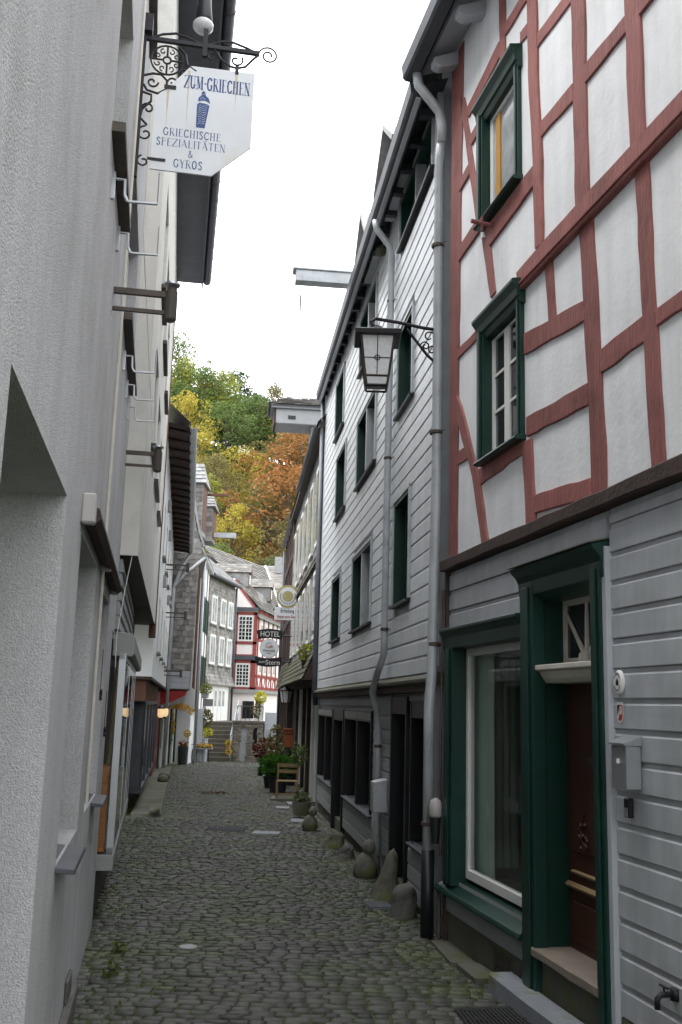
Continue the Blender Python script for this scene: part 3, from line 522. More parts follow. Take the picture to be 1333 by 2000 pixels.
def dormer(f, s0, s1, o0, z0, z1, parent, wallm, roofm):
    m = MB(); m.prism(f, [(s0, z0), (s1, z0), (s1, z1), ((s0 + s1) / 2, z1 + .45), (s0, z1)], o0 - 2.2, o0); d = m.build('dormer', wallm, parent)
    c = (s0 + s1) / 2; r = MB(); r.add([f(s0 - .15, o0 + .15, z1 - .12), f(c, o0 + .15, z1 + .5), f(s1 + .15, o0 + .15, z1 - .12), f(s0 - .15, o0 - 2.3, z1 - .12), f(c, o0 - 2.3, z1 + .5), f(s1 + .15, o0 - 2.3, z1 - .12)] , [(0, 1, 4, 3), (1, 2, 5, 4)])
    ro = r.build('dormer_roof', roofm, d); sd = ro.modifiers.new('thick', 'SOLIDIFY'); sd.thickness = .07
    MB().box(f, s0 + .2, s1 - .2, o0, o0 + .03, z0 + .35, z1 - .1).build('window', M['pane'], d); return d
dormer(R2, 1.6, 2.9, .12, 8.5, 9.05, H2, M['boardwhite'], M['slate']); dormer(R2, 4.0, 5.0, .12, 8.5, 8.95, H2, M['boardwhite'], M['slate'])
hb = MB().box(R2, 6.0, 6.22, -1.5, 1.15, 8.92, 9.12).box(R2, 5.97, 6.25, -1.5, 1.2, 9.12, 9.15).build('hoist_beam', M['zinc'], H2, bevel=.006)
m = MB(); z = 8.92
for i in range(9):
    m.tube([R2(6.11, 1.05, z), R2(6.11, 1.05, z - .05)], .004 if i < 4 else .013, 5); z -= .055
m.build('chain', M['rustiron'], hb)
MB().lathe(R2(3.6, .06, 8.40), [(.0, -.08), (.07, -.06), (.09, 0), (.07, .06), (0, .08)], 10).build('nest', M['stone'], H2)
# ---------------------------------------------------------------- things along the right wall
def guard(x, y, r, h, mt, label, lean=0.0, top=.45):
    m = MB(); b = Vector((x, y, gz(y) - .08)); rings = []
    for k in range(10):
        t = k / 9; rr = r * (1 - (1 - top) * t ** .7) * (1 if k < 9 else .6); n = 16
        rings.append([b + Vector((lean * t + rr * math.cos(a) * (1 + .06 * math.sin(3 * a + x * 9)), rr * .8 * math.sin(a), (h + .08) * t)) + Vector((R.gauss(0, .011), R.gauss(0, .011), R.gauss(0, .009))) for a in [2 * PI * i / n for i in range(n)]])
    return tag(m.loft(rings).build('guard_stone', mt, None, smooth=True, loc=(x, y, gz(y))), label, 'stone', 'wheel guard stones along the clapboard house')
guard(.72, 10.55, .17, .31, M['greystone'], 'blunt flat-topped guard stone nearest the corner downpipe', .03, .62)
guard(.58, 11.6, .20, .50, M['stone'], 'tall tapering guard stone beside the black door of the clapboard house', .10, .28)
def twoball(x, y, r, label):
    t = thing('stone_figure', label, 'sculpture', (x, y, gz(y)), 'stacked boulder figures by the boarded wall')
    MB().lathe((x, y, gz(y)), [(r * .8, -.05), (r, r * .5), (r * .95, r), (r * .6, r * 1.6), (r * .3, r * 1.85)], 12, jit=.05).build('body', M['stone'], t, smooth=True)
    MB().lathe((x + .05, y, gz(y) + r * 1.7), [(.02, 0), (r * .5, r * .25), (r * .58, r * .6), (r * .4, r * 1.05), (.02, r * 1.2)], 12).build('head', M['stone'], t, smooth=True)
twoball(.42, 13.1, .155, 'mossy two-boulder stone figure beside the lower downpipe')
twoball(-.40, 18.3, .14, 'pale round-headed two-boulder figure at the far end of the boarded wall')
guard(.14, 14.8, .20, .18, M['greystone'], 'low sloping guard stone below the wide black shop window', .10, .35)
guard(-.02, 15.95, .24, .22, M['stone'], 'low pale guard stone at the foot of the black post', .12, .35)
def plate(name, pts, z0, z1, mt, label, cat, bars=0):
    y = sum(p[1] for p in pts) / len(pts); x = sum(p[0] for p in pts) / len(pts)
    t = thing(name, label, cat, (x, y, gz(y))); m = MB(); n = len(pts)
    m.loft([[Vector((p[0], p[1], gz(p[1]) + h)) for p in pts] for h in (z0, z1)]); m.build('frame' if bars else 'plate', mt, t, bevel=.004)
    if bars:
        a, b, c, d = [Vector((p[0], p[1], gz(p[1]) + z1)) for p in pts]
        for i in range(bars):
            u = (i + .5) / bars; p, q = a.lerp(b, u), d.lerp(c, u); MB().tube([p.lerp(q, .06) + Vector((0, 0, .006)), p.lerp(q, .94) + Vector((0, 0, .006))], .010, 5).build('bar', M['darkzinc'] if mt is not M['rubber'] else M['rubber'], t)
        for i in range(5):
            u = (i + .5) / 5; p, q = a.lerp(d, u), b.lerp(c, u); MB().tube([p.lerp(q, .05) + Vector((0, 0, .008)), p.lerp(q, .95) + Vector((0, 0, .008))], .007, 5).build('cross_bar', M['darkzinc'] if mt is not M['rubber'] else M['rubber'], t)
    return t
plate('drain_grate', [(.40, 10.9), (.66, 10.9), (.60, 11.3), (.34, 11.3)], -.03, .012, M['darkzinc'], 'small metal drain grate between two guard stones', 'grate', 9)
plate('door_mat', [(.95, 6.25), (1.50, 6.25), (1.27, 7.4), (.86, 7.28)], -.03, .012, M['rubber'], 'black rubber ribbed mat before the stone doorstep', 'mat', 16)
plate('manhole_cover', [(-2.2, 17.75), (-1.5, 17.75), (-1.5, 18.4), (-2.2, 18.4)], -.03, .012, M['greystone'], 'pale rectangular ribbed cover set in the cobbles mid street', 'cover', 14)
plate('paving_slab', [(-1.36, 17.5), (-.9, 17.5), (-.88, 17.9), (-1.34, 17.9)], -.03, .012, M['bluestone'], 'smooth bluish slab set in the cobbles beside the ribbed cover', 'slab')
plate('metal_disc', [(-1.185 + .08 * math.cos(a), 8.94 + .08 * math.sin(a)) for a in [2 * PI * i / 14 for i in range(14)]], -.02, .010, M['greypanel'], 'small round pale metal cap among the near cobbles', 'cap')
plate('paving_slab', [(.98, 8.55), (1.20, 8.5), (1.06, 9.35), (.90, 9.35)], -.02, .03, M['mossstone'], 'long mossy slab along the plinth below the shop window', 'slab')
plate('paving_slab', [(1.10, 7.98), (1.32, 7.98), (1.20, 8.48), (1.02, 8.44)], -.02, .045, M['mossstone'], 'square mossy slab next to the bluestone doorstep', 'slab')
plate('paving_slab', [(-1.0, 23.4), (-.6, 23.4), (-.7, 24.2), (-1.1, 24.1)], -.03, .03, M['bluestone'], 'tilted slate slab by the folding chair', 'slab')
plate('paving_slab', [(-1.22, 22.3), (-.95, 22.3), (-.95, 22.8), (-1.25, 22.8)], -.03, .03, M['bluestone'], 'small grey slab in the moss before the folding chair', 'slab')
plate('paving_slab', [(-.78, 19.6), (-.45, 19.5), (-.5, 20.1), (-.8, 20.2)], -.03, .02, M['bluestone'], 'bluish slab beside the mossy stone trough', 'slab')
st = thing('doorstep', 'worn bluestone doorstep with mossy sides below the wooden door', 'step', R1(-2.9, .1, gz(7.2)))
MB().prism(R1, wob([(-3.74, -.14), (-2.14, -.14), (-2.14, .025), (-2.9, .02), (-3.74, .025)], .25, .004), .012, .20).build('block', M['bluestone'], st, bevel=.014)
# mailbox, bell, oval plaque, coat of arms, tap, junction box
mbx = thing('mailbox', 'grey metal mailbox with sloping lid on the boarded wall', 'mailbox', R1(-3.93, .03, 1.45))
MB().box(R1, -4.13, -3.95, .005, .10, 1.475, 1.72).build('body', M['silver'], mbx, bevel=.004)
MB().extr(R1, [(.0, 1.775), (.005, 1.72), (.115, 1.72), (.115, 1.732)], -4.14, -3.94).build('lid', M['silver'], mbx); MB().lathe(R1(-4.04, .102, 1.63), [(.012, -.012), (.012, .012)], 8).build('lock', M['white'], mbx)
MB().box(R1, -3.93, -3.88, .003, .012, 1.60, 1.76).build('name_strip', M['cream_trim'], mbx)
bl = thing('door_bell', 'black doorbell camera below the grey mailbox', 'doorbell', R1(-4.0, .03, 1.32)); MB().box(R1, -4.03, -3.97, .005, .04, 1.31, 1.42).build('body', M['black'], bl, bevel=.006); MB().box(R1, -4.018, -3.982, .04, .043, 1.315, 1.365).build('button', M['silver'], bl)
def wall_disc(f, s_, o_, z_, rs, rz, th, n=20): return [[f(s_ + rs * k * math.cos(a), o_ + h, z_ + rz * k * math.sin(a)) for a in [2 * PI * i / n for i in range(n)]] for k, h in ((1, 0), (1, th * .6), (.86, th))]
pl = thing('oval_plaque', 'white enamel oval plaque with a black emblem beside the door', 'plaque', R1(-3.90, .01, 2.06))
MB().loft(wall_disc(R1, -3.90, .002, 2.085, .055, .072, .022)).build('oval', M['white'], pl)
m = MB(); m.prism(R1, [(-3.915, 2.065), (-3.885, 2.065), (-3.882, 2.085), (-3.90, 2.108), (-3.918, 2.085)], .024, .026)
for i in range(22):
    a = 2 * PI * i / 22
    if abs(math.sin(a)) > .35: x, z = -3.90 + .036 * math.cos(a), 2.085 + .050 * math.sin(a); m.prism(R1, [(x - .004, z - .005), (x + .004, z - .004), (x + .002, z + .006)], .024, .026)
m.build('emblem', M['black'], pl)
ca = thing('shield_sticker', 'small shield sticker in green white and red below the oval plaque', 'sticker', R1(-3.89, .01, 1.88)); C0 = -3.89
sh = lambda k, dx=0, dz=0: [(C0 + k * x + dx, 1.905 + k * z + dz) for x, z in ((-.033, .05), (.033, .05), (.033, -.02), (.02, -.042), (0, -.052), (-.02, -.042), (-.033, -.02))]
MB().prism(R1, sh(1.22), .004, .006).build('border', M['white'], ca); MB().prism(R1, [(C0 + .005, 1.95), (C0 + .033, 1.95), (C0 + .033, 1.885), (C0 + .012, 1.92)], .006, .0075).build('green_field', M['green'], ca)
MB().prism(R1, [(C0 - .033, 1.95), (C0 + .003, 1.95), (C0 + .0, 1.90), (C0 + .02, 1.864), (C0, 1.853), (C0 - .02, 1.863), (C0 - .033, 1.885)], .006, .0075).build('red_field', M['red'], ca)
MB().prism(R1, [(C0 - .022, 1.942), (C0 - .010, 1.942), (C0 - .014, 1.92), (C0 - .008, 1.90), (C0 - .02, 1.89), (C0 - .026, 1.91)], .0078, .009).build('horse', M['white'], ca)
tp = thing('garden_tap', 'black outdoor tap low on the boarded wall', 'tap', R1(-4.42, .02, .40)); MB().tube([R1(-4.42, .0, .47), R1(-4.42, .09, .47), R1(-4.42, .11, .45), R1(-4.42, .11, .40)], .016, 8).lathe(R1(-4.42, .005, .47), [(.03, -.03), (.03, .03)], 8).build('spout', M['iron'], tp, smooth=True); MB().tube([R1(-4.46, .07, .51), R1(-4.38, .07, .51)], .008, 6).tube([R1(-4.42, .07, .47), R1(-4.42, .07, .51)], .006, 6).build('handle', M['iron'], tp)
jb = thing('cable_housing', 'pale domed cable housing on the corner downpipe', 'cable housing', R1(-.52, .08, .95)); MB().lathe(R1(-.50, .10, .93), [(.05, 0), (.062, .02), (.06, .10), (.045, .15), (.01, .17)], 12).build('dome', M['plastic'], jb, smooth=True); MB().lathe(R1(-.50, .10, .70), [(.03, 0), (.04, .1), (.052, .23)], 10).build('sleeve', M['black'], jb)  # cable housing on the pipe, not a lamp
ub = thing('utility_box', 'small grey utility box beside the lower downpipe', 'utility box', R2(3.0, .0, .9)); MB().extr(R2, [(-.05, .62), (.12, .62), (.12, .98), (-.05, 1.02)], 2.85, 3.12).build('case', M['zinc'], ub, bevel=.006); MB().box(R2, 2.9, 3.07, .12, .124, .66, .94).build('door', M['greypanel'], ub)
# street lantern on its bracket
ln = thing('street_lantern', 'hanging iron street lantern with leaded glass on a scrolled wall bracket', 'lantern', R2(-.28, 0, 5.2))
A0, A1, LA = R2(-.30, .02, 5.68), R2(-.35, .66, 5.70), R2(-.36, .66, 5.60)
mi = M['iron']; MB().tube([A0, R2(-.31, .2, 5.69), R2(-.33, .45, 5.72), R2(-.35, .68, 5.735), R2(-.35, .73, 5.70), R2(-.35, .71, 5.66), R2(-.35, .66, 5.655)], .018, 6).build('arm', mi, ln); MB().tube([R2(-.30, .02, 5.30), R2(-.31, .14, 5.40), R2(-.33, .36, 5.66)], .016, 6).build('brace', mi, ln); MB().box(R2, -.335, -.265, .0, .03, 5.25, 5.75).build('wall_bar', mi, ln)
Lf = lambda a, z: R2(-.30, a, z)
for c in ((.12, 5.60, .07, .02, PI * 1.2, -PI * .8), (.16, 5.50, .05, .015, 0, PI * 2.4), (.09, 5.46, .05, .015, PI, -PI * 1.3)): MB().tube(spiral(Lf, 0, *c), .008, 5).build('scroll', mi, ln)
cx = LA
def lring(r, z): return [cx + Vector((r * a, r * b, z)) for a, b in ((-1, -1), (1, -1), (1, 1), (-1, 1))]
MB().loft([lring(.225, -.10), lring(.235, -.06), lring(.21, -.045), lring(.05, .02), lring(.03, .05)]).build('roof', mi, ln)
for i in range(4):
    a, b = lring(.165, -.10)[i], lring(.115, -.50)[i]; c_ = lring(.10, -.60)[i]; MB().tube([a, b, c_], .012, 4).build('corner_bar', M['rustiron'], ln)
    a2, b2 = lring(.155, -.10)[(i + 1) % 4], lring(.108, -.50)[(i + 1) % 4]; a1, b1 = lring(.155, -.10)[i], lring(.108, -.50)[i]
    MB().quad(a1, a2, b2, b1).build('glass_pane', M['lampglass'], ln); e1, e2 = lring(.095, -.58)[i], lring(.095, -.58)[(i + 1) % 4]; MB().quad(b1, b2, e2, e1).build('glass_pane', M['lampglass'], ln)
    q = MB(); mt_, mb_ = (a1 + a2) / 2, (b1 + b2) / 2; out = ((a1 + a2) / 2 - cx); out.z = 0; out = out.normalized() * .006
    q.tube([mt_ + out, mb_ + out], .004, 4); k1, k2 = a1.lerp(b1, .56), a2.lerp(b2, .56); q.tube([k1 + out, k2 + out], .004, 4); cc = (k1 + k2) / 2 + out; ex = (k2 - k1).normalized(); q.tube([cc + ex * .026 * math.cos(t) + Vector((0, 0, .026 * math.sin(t))) for t in [2 * PI * i_ / 14 for i_ in range(15)]], .004, 4)
    q.build('leading', mi, ln); MB().tube([b1, b2], .012, 4).build('rail', M['rustiron'], ln); MB().tube([lring(.10, -.60)[i], lring(.10, -.60)[(i + 1) % 4]], .012, 4).build('rail', mi, ln)
MB().tube([R2(-.35, .66, 5.66), LA + Vector((0, 0, .03))], .008, 6).build('hook', mi, ln)
# ================================================================ roughcast house, near left
HL = thing('roughcast_house', 'pale roughcast house with deep window niches at the near left', 'house', L1(-2, 0, gz(5)))
NI = [(-4.26, -2.49, -.25, 2.77), (-1.56, -.10, 1.08, 2.76), (.46, 1.90, 1.12, 2.70)]; UP = [(-1.62, -.42, 5.1, 6.5), (.86, 2.86, 4.95, 6.4), (-4.4, -2.9, 5.1, 6.5), (-1.62, -.42, 8.2, 9.6), (.9, 2.1, 8.2, 9.6)]
m = MB(); holes_wall(m, L1, -12, 3.44, -.3, 11, NI + UP + [(2.96, 3.44, -.3, 2.55)])
for h in NI: reveal(m, L1, h, 0, -.36)
for h in UP: reveal(m, L1, h, 0, -.12)
m.quad(L1(-12, 0, -.3), L1(-12, -6, -.3), L1(-12, -6, 11), L1(-12, 0, 11)); m.quad(L1(3.44, 0, 2.5), L1(3.44, -6, 2.5), L1(3.44, -6, 11), L1(3.44, 0, 11)); m.quad(L1(2.96, 0, -.3), L1(2.96, -.36, -.3), L1(2.96, -.36, 2.55), L1(2.96, 0, 2.55)); m.quad(L1(-12, 0, 11), L1(3.44, 0, 11), L1(3.44, -6, 11), L1(-12, -6, 11))
m.build('wall', M['roughcast'], HL, fix=True)
for i, h in enumerate(NI):
    w = MB().box(L1, h[0] + .02, h[1] - .02, -.40, -.36, h[2], h[3]).build('window', M['cream_trim'], HL); bits(L1, h[0] + .06, h[1] - .06, h[2] + .04, h[3] - .04, -.37, 2, 1, M['cream_trim'], w, .06)
    if i: MB().extr(L1, [(-.34, h[2] + .03), (.095, h[2] - .01), (.10, h[2] - .035), (-.34, h[2] - .02)], *((-1.6, -.8), (1.2, 1.93))[i - 1]).build('sill', M['darkzinc'], HL, bevel=.004)
for h in UP:
    w = MB().box(L1, h[0], h[1], -.14, -.12, h[2], h[3]).build('window', M['white'], HL); bits(L1, h[0] + .03, h[1] - .03, h[2] + .03, h[3] - .03, -.13, 2, 1, M['white'], w, .05)
    MB().box(L1, h[0] - .04, h[1] + .04, -.1, .075, h[2] - .06, h[2]).build('sill', M['rustiron'], HL)
def holder(f, s_, z_, parent, L=.25):
    MB().box(f, s_ - .015, s_ + .015, -.01, .02, z_, z_ + .17).tube([f(s_, .02, z_ + .13), f(s_, .075, z_ + .13), f(s_, .08, z_ + .03), f(s_, .095, z_), f(s_, .11, z_ - .005), f(s_, L + .02, z_ + .0)], .010, 6).tube([f(s_, L + .02, z_), f(s_, L + .02, z_ + .20)], .0035, 5).build('flower_box_bracket', M['silver'], parent)
for s_, z_ in ((-1.36, 4.78), (-.62, 4.80), (1.30, 4.62), (2.1, 4.62), (2.75, 4.60)): holder(L1, s_, z_, HL)
rl = MB().extr(L1, [(.0, 2.93), (.0, 2.83), (.07, 2.80), (.10, 2.83), (.09, 2.88)], -1.62, 1.95).build('awning_rail', M['darkbeam'], HL)
for s_ in (-1.66, .30, 1.92): MB().box(L1, s_ - .045, s_ + .045, .0, .075, 2.79, 2.95).build('bracket', M['plastic'], rl, bevel=.01)
MB().tube([L1(.32, .02, 9), L1(.32, .02, 2.2), L1(.36, .02, 1.2)], .011, 6).build('conduit', M['cream_trim'], HL)
MB().tube([L1(2.2, .03, 9.5), L1(2.6, .04, 6.5), L1(3.6, .22, 4.9), L1(3.7, .2, 4.0), L1(3.3, .08, 3.0), L1(3.0, .04, 2.5), L1(2.95, .05, 2.2), L1(3.1, .03, 2.15)], .004, 5).build('loose_cable', M['cream_trim'], HL)
MB().box(L1, -.55, .35, .0, .05, -.2, .06).box(L1, -.2, .1, .0, .025, .06, .2).build('plinth_block', M['greystone'], HL, bevel=.01)
for s_, z_, lb in ((1.1, 1.93, 'upper'), (2.2, 1.62, 'lower')):
    t = thing('star_ornament', 'small dark hanging star, %s of two on the roughcast wall' % lb, 'ornament', L1(s_, .02, z_)); m = MB(); pts = []
    for i in range(10): a = 2 * PI * i / 10; r = .045 if i % 2 == 0 else .018; pts.append((s_ + r * math.cos(a) * 1.2, z_ + r * math.sin(a)))
    m.prism(L1, pts, .015, .035); m.build('star', M['iron'], t); MB().tube([L1(s_, .02, z_ + .04), L1(s_, .02, z_ + .35)], .003, 4).build('string', M['rustiron'], t)
def flood(f, s_, z_, L, label):
    t = thing('wall_floodlight', label, 'lamp', f(s_, 0, z_), 'dark floodlights on twin arms along the left walls')
    MB().box(f, s_ - .015, s_ + .015, 0, L, z_ + .035, z_ + .075).build('arm', M['rustiron'], t); MB().box(f, s_ - .012, s_ + .012, 0, L, z_ - .085, z_ - .06).build('arm', M['rustiron'], t)
    MB().lathe(f(s_, L + .02, z_ - .13), [(.028, 0), (.042, .012), (.042, .21), (.03, .22), (.03, .24)], 12).build('body', M['soffit'], t, smooth=False); MB().lathe(f(s_, L + .02, z_ + .115), [(.025, 0), (.055, .01), (.055, .022), (.02, .03)], 12).build('cap', M['silver'], t)
flood(L1, -.5, 4.52, .36, 'large brown cylindrical floodlight on twin arms below the hanging sign')
flood(L1, 3.1, 4.30, .30, 'brown floodlight on twin arms above the shop awning')
# ---------------------------------------------------------------- hanging inn sign
GS = thing('hanging_sign', 'white inn sign with blue lettering on a scrolled iron bracket', 'sign', L1(.8, 0, 6.15))
S8 = lambda o, z: L1(.8, o, z)
BF = lambda a, o, z: L1(.8 + o, a, z)            # a across the board, o away from the viewer
bd = MB().prism(BF, [(.413, 7.194), (.953, 7.204), (.95, 6.503), (.634, 6.202), (.125, 6.205), (.13, 6.862), (.30, 7.05)], -.008, .008).build('board', M['signwhite'], GS, bevel=.002)
GL = {'Z': (.8, [([(.05, 1), (.75, 1)], 0), ([(.75, 1), (.05, 0)], 1), ([(.05, 0), (.75, 0)], 0), ([(.05, 1), (.05, .85)], 0), ([(.75, 0), (.75, .15)], 0)]),
 'U': (.85, [([(.15, 1), (.15, .3), (.25, .06), (.45, 0), (.62, .08), (.7, .3)], 1), ([(.7, 1), (.7, .3)], 0)]), 'M': (1.05, [([(.12, 0), (.18, 1)], 0), ([(.18, 1), (.52, .1)], 1), ([(.52, .1), (.86, 1)], 0), ([(.86, 1), (.92, 0)], 1)]),
 'G': (.85, [([(.72, .82), (.6, .96), (.42, 1), (.2, .88), (.1, .5), (.2, .12), (.42, 0), (.62, .05), (.72, .16)], 1), ([(.72, .16), (.72, .42)], 1), ([(.55, .42), (.85, .42)], 0)]), 'R': (.82, [([(.18, 0), (.18, 1)], 1), ([(.18, 1), (.52, .98), (.66, .76), (.52, .53), (.18, .5)], 0), ([(.42, .5), (.76, 0)], 1)]),
 'I': (.4, [([(.2, 0), (.2, 1)], 1)]), 'E': (.72, [([(.18, 0), (.18, 1)], 1), ([(.18, 1), (.62, 1), (.62, .86)], 0), ([(.18, .53), (.5, .53)], 0), ([(.18, 0), (.64, 0), (.66, .15)], 0)]), 'C': (.8, [([(.7, .82), (.6, .96), (.42, 1), (.2, .88), (.1, .5), (.2, .12), (.42, 0), (.62, .06), (.72, .2)], 1)]),
 'H': (.88, [([(.18, 0), (.18, 1)], 1), ([(.7, 0), (.7, 1)], 1), ([(.18, .52), (.7, .52)], 0)]), 'N': (.9, [([(.16, 0), (.16, 1)], 0), ([(.16, 1), (.74, 0)], 1), ([(.74, 0), (.74, 1)], 0)]), 'S': (.66, [([(.55, .84), (.44, .97), (.3, 1), (.14, .88), (.14, .68), (.5, .4), (.54, .2), (.42, .02), (.26, 0), (.1, .14)], 1)]),
 'P': (.72, [([(.18, 0), (.18, 1)], 1), ([(.18, 1), (.5, .98), (.64, .74), (.5, .5), (.18, .47)], 0)]), 'A': (.88, [([(.08, 0), (.42, 1)], 0), ([(.42, 1), (.8, 0)], 1), ([(.22, .36), (.64, .36)], 0)]), 'L': (.7, [([(.18, 0), (.18, 1)], 1), ([(.18, 0), (.62, 0), (.64, .18)], 0)]),
 'T': (.76, [([(.38, 0), (.38, 1)], 1), ([(.06, .86), (.06, 1), (.7, 1), (.7, .86)], 0)]), 'Y': (.82, [([(.1, 1), (.42, .5)], 1), ([(.74, 1), (.42, .5)], 0), ([(.42, .5), (.42, 0)], 1)]), 'O': (.88, [([(.42, 1), (.2, .88), (.1, .5), (.2, .12), (.42, 0), (.64, .12), (.74, .5), (.64, .88), (.42, 1)], 1)]),
 '&': (.9, [([(.8, .45), (.6, .12), (.36, 0), (.14, .12), (.14, .32), (.5, .7), (.5, .9), (.36, 1), (.22, .86), (.3, .62), (.8, 0)], .6)]), '.': (.4, [([(.14, .5), (.24, .5)], 1)])}
GL['Ä'] = (.88, GL['A'][1] + [([(.25, 1.16), (.3, 1.16)], 1), ([(.54, 1.16), (.59, 1.16)], 1)])
def lettering(txt, o0, o1, z, h, parent):
    tot = sum(GL[c][0] for c in txt); k = (o1 - o0) / tot; x = o0; m = MB(); k *= 1.0
    def rib(pts, w):
        for i in range(len(pts) - 1):
            a, b = Vector(pts[i]), Vector(pts[i + 1]); d = (b - a).normalized(); n = Vector((-d.y, d.x)) * w / 2; e = d * w * .3
            q = [a - e + n, b + e + n, b + e - n, a - e - n]; m.quad(*[BF(p.x, -.0095, p.y) for p in q])
    for c in txt:
        for pts, th in GL[c][1]:
            P = [(x + p[0] * k * .88, z + p[1] * h) for p in pts]; rib(P, h * (.035 + .075 * th))
            for q, nb in ((P[0], P[1]), (P[-1], P[-2])):
                if abs(q[0] - nb[0]) < .25 * abs(q[1] - nb[1]) and c not in 'ZEG&TL.': rib([(q[0] - h * .10, q[1]), (q[0] + h * .10, q[1])], h * .04)
        x += GL[c][0] * k
    m.build('lettering', M['blue'], parent, fix=False)
lettering('ZUM.GRIECHEN', .365, .925, 6.985, .115, bd); lettering('GRIECHISCHE', .215, .70, 6.525, .068, bd); lettering('SPEZIALITÄTEN', .165, .745, 6.43, .068, bd); lettering('&', .43, .48, 6.345, .062, bd); lettering('GYROS', .315, .56, 6.245, .072, bd)
fg = MB().prism(BF, [(.482, 6.63), (.555, 6.63), (.562, 6.68), (.585, 6.84), (.565, 6.855), (.50, 6.86), (.482, 6.84)], -.0105, -.009).prism(BF, [(.49, 6.87), (.52, 6.885), (.55, 6.885), (.59, 6.865), (.575, 6.91), (.55, 6.93), (.545, 6.96), (.53, 6.975), (.515, 6.96), (.515, 6.93), (.49, 6.905)], -.0105, -.009).build('figure', M['blue'], bd)
for a_, z1_, z0_ in ((.798, 7.165, 6.80), (.235, 6.945, 6.55), (.40, 7.15, 6.60)): MB().prism(BF, [(a_ - .012, z1_), (a_ + .012, z1_), (a_ + .005, (z0_ + z1_) / 2), (a_ + .001, z0_), (a_ - .004, (z0_ + z1_) / 2)], -.0088, -.0082).build('rust_stain', M['rust'], bd)
m = MB()
for i in range(9):
    z = 6.66 + i * .021; m.tube([BF(.494 + .004 * math.sin(i), -.011, z), BF(.515, -.011, z + .014), BF(.53, -.011, z), BF(.55 + i * .0025, -.011, z + .016)], .0028, 4)
m.tube([BF(.505, -.011, 6.89), BF(.525, -.011, 6.915), BF(.545, -.011, 6.89)], .003, 4).tube([BF(.52, -.011, 6.94), BF(.54, -.011, 6.94)], .003, 4).build('figure_lines', M['signwhite'], fg)
S = lambda pts, r=.010: MB().tube([S8(*p) for p in pts], r, 6)
MB().box(L1, .78, .82, -.0, .03, 6.12, 7.56).build('wall_bar', mi, GS); MB().box(BF, .0, .985, -.016, .016, 7.385, 7.42).build('arm', mi, GS); MB().box(L1, .74, .86, 0, .075, 7.44, 7.60).build('wall_block', mi, GS); MB().box(BF, .50, .54, -.02, .02, 7.30, 7.56).build('arm_post', mi, GS)
for pts in ([(.06, 7.41), (.16, 7.46), (.27, 7.485), (.38, 7.46), (.50, 7.41)], [(.56, 7.42), (.66, 7.47), (.76, 7.475), (.88, 7.44), (.98, 7.40)], [(.60, 7.39), (.66, 7.30), (.74, 7.245), (.80, 7.235), (.87, 7.26), (.94, 7.35), (.98, 7.39)], [(.02, 7.05), (.10, 7.08), (.17, 7.08), (.22, 7.03), (.22, 6.95), (.15, 6.90), (.06, 6.92), (.03, 6.97)], [(.02, 6.90), (.10, 6.88), (.10, 6.82), (.03, 6.74), (.02, 6.66), (.08, 6.60)], [(.30, 7.36), (.36, 7.30), (.38, 7.20), (.46, 7.15)]): S(pts, .011).build('strap', mi, GS)
for c in ((1.065, 7.395, .088, .022, PI * .95, -PI * 2.1), (.79, 7.31, .06, .015, PI * .2, -PI * 1.7), (.21, 7.22, .135, .135, 0, 2 * PI), (.21, 7.22, .032, .032, 0, 2 * PI), (.10, 7.0, .05, .012, 0, -PI * 2), (.08, 6.75, .055, .014, PI, -PI), (.07, 6.52, .07, .015, PI * .5, PI * 2.8), (.07, 6.27, .055, .015, PI * .6, PI * 2.7), (.27, 7.02, .045, .012, PI, -PI), (.58, 7.31, .05, .012, 0, PI * 2), (.36, 7.13, .04, .01, 0, -PI * 1.8)): MB().tube(spiral(S8, 0, *c, 22), .0085, 6).build('scroll', mi, GS)
for a in range(4):
    t = a * PI / 2; c, s_ = math.cos(t), math.sin(t); S([(.21 + .03 * c, 7.22 + .03 * s_), (.21 + .13 * c, 7.22 + .13 * s_)], .009).build('rosette_bar', mi, GS)
    for q in (-1, 1): MB().tube(spiral(S8, 0, .21 + .085 * math.cos(t + q * .42), 7.22 + .085 * math.sin(t + q * .42), .028, .008, t, t + q * PI * 1.6, 10), .006, 5).build('rosette_scroll', mi, GS)
MB().box(BF, .785, .815, -.012, .012, 7.17, 7.25).build('hanger', mi, GS); MB().box(BF, .10, .25, -.014, -.009, 6.28, 6.305).build('clamp', mi, GS); MB().box(BF, .20, .30, -.014, -.009, 6.95, 6.985).build('clamp', mi, GS)
# hanging lamp above the sign
hl = thing('bowl_lamp', 'dark wall lamp with a clear glass bowl above the inn sign', 'lamp', L1(1.62, 0, 8.6)); q = L1(1.62, .50, .37); q.z = .37
MB().lathe(q + Vector((0, 0, 7.86)), [(.075, 0), (.085, .03), (.07, .18), (.06, .40), (.03, .46)], 14).build('housing', M['black'], hl, smooth=True); MB().lathe(q + Vector((0, 0, 7.76)), [(.02, 0), (.07, .015), (.097, .05), (.098, .085), (.08, .11)], 16).build('glass_bowl', M['lampglass'], hl, smooth=True)
MB().tube([q + Vector((0, 0, 8.3)), q + Vector((0, 0, 8.62)), L1(1.62, .4, 9.1), L1(1.62, .0, 9.1)], .022, 8).build('arm', M['black'], hl)
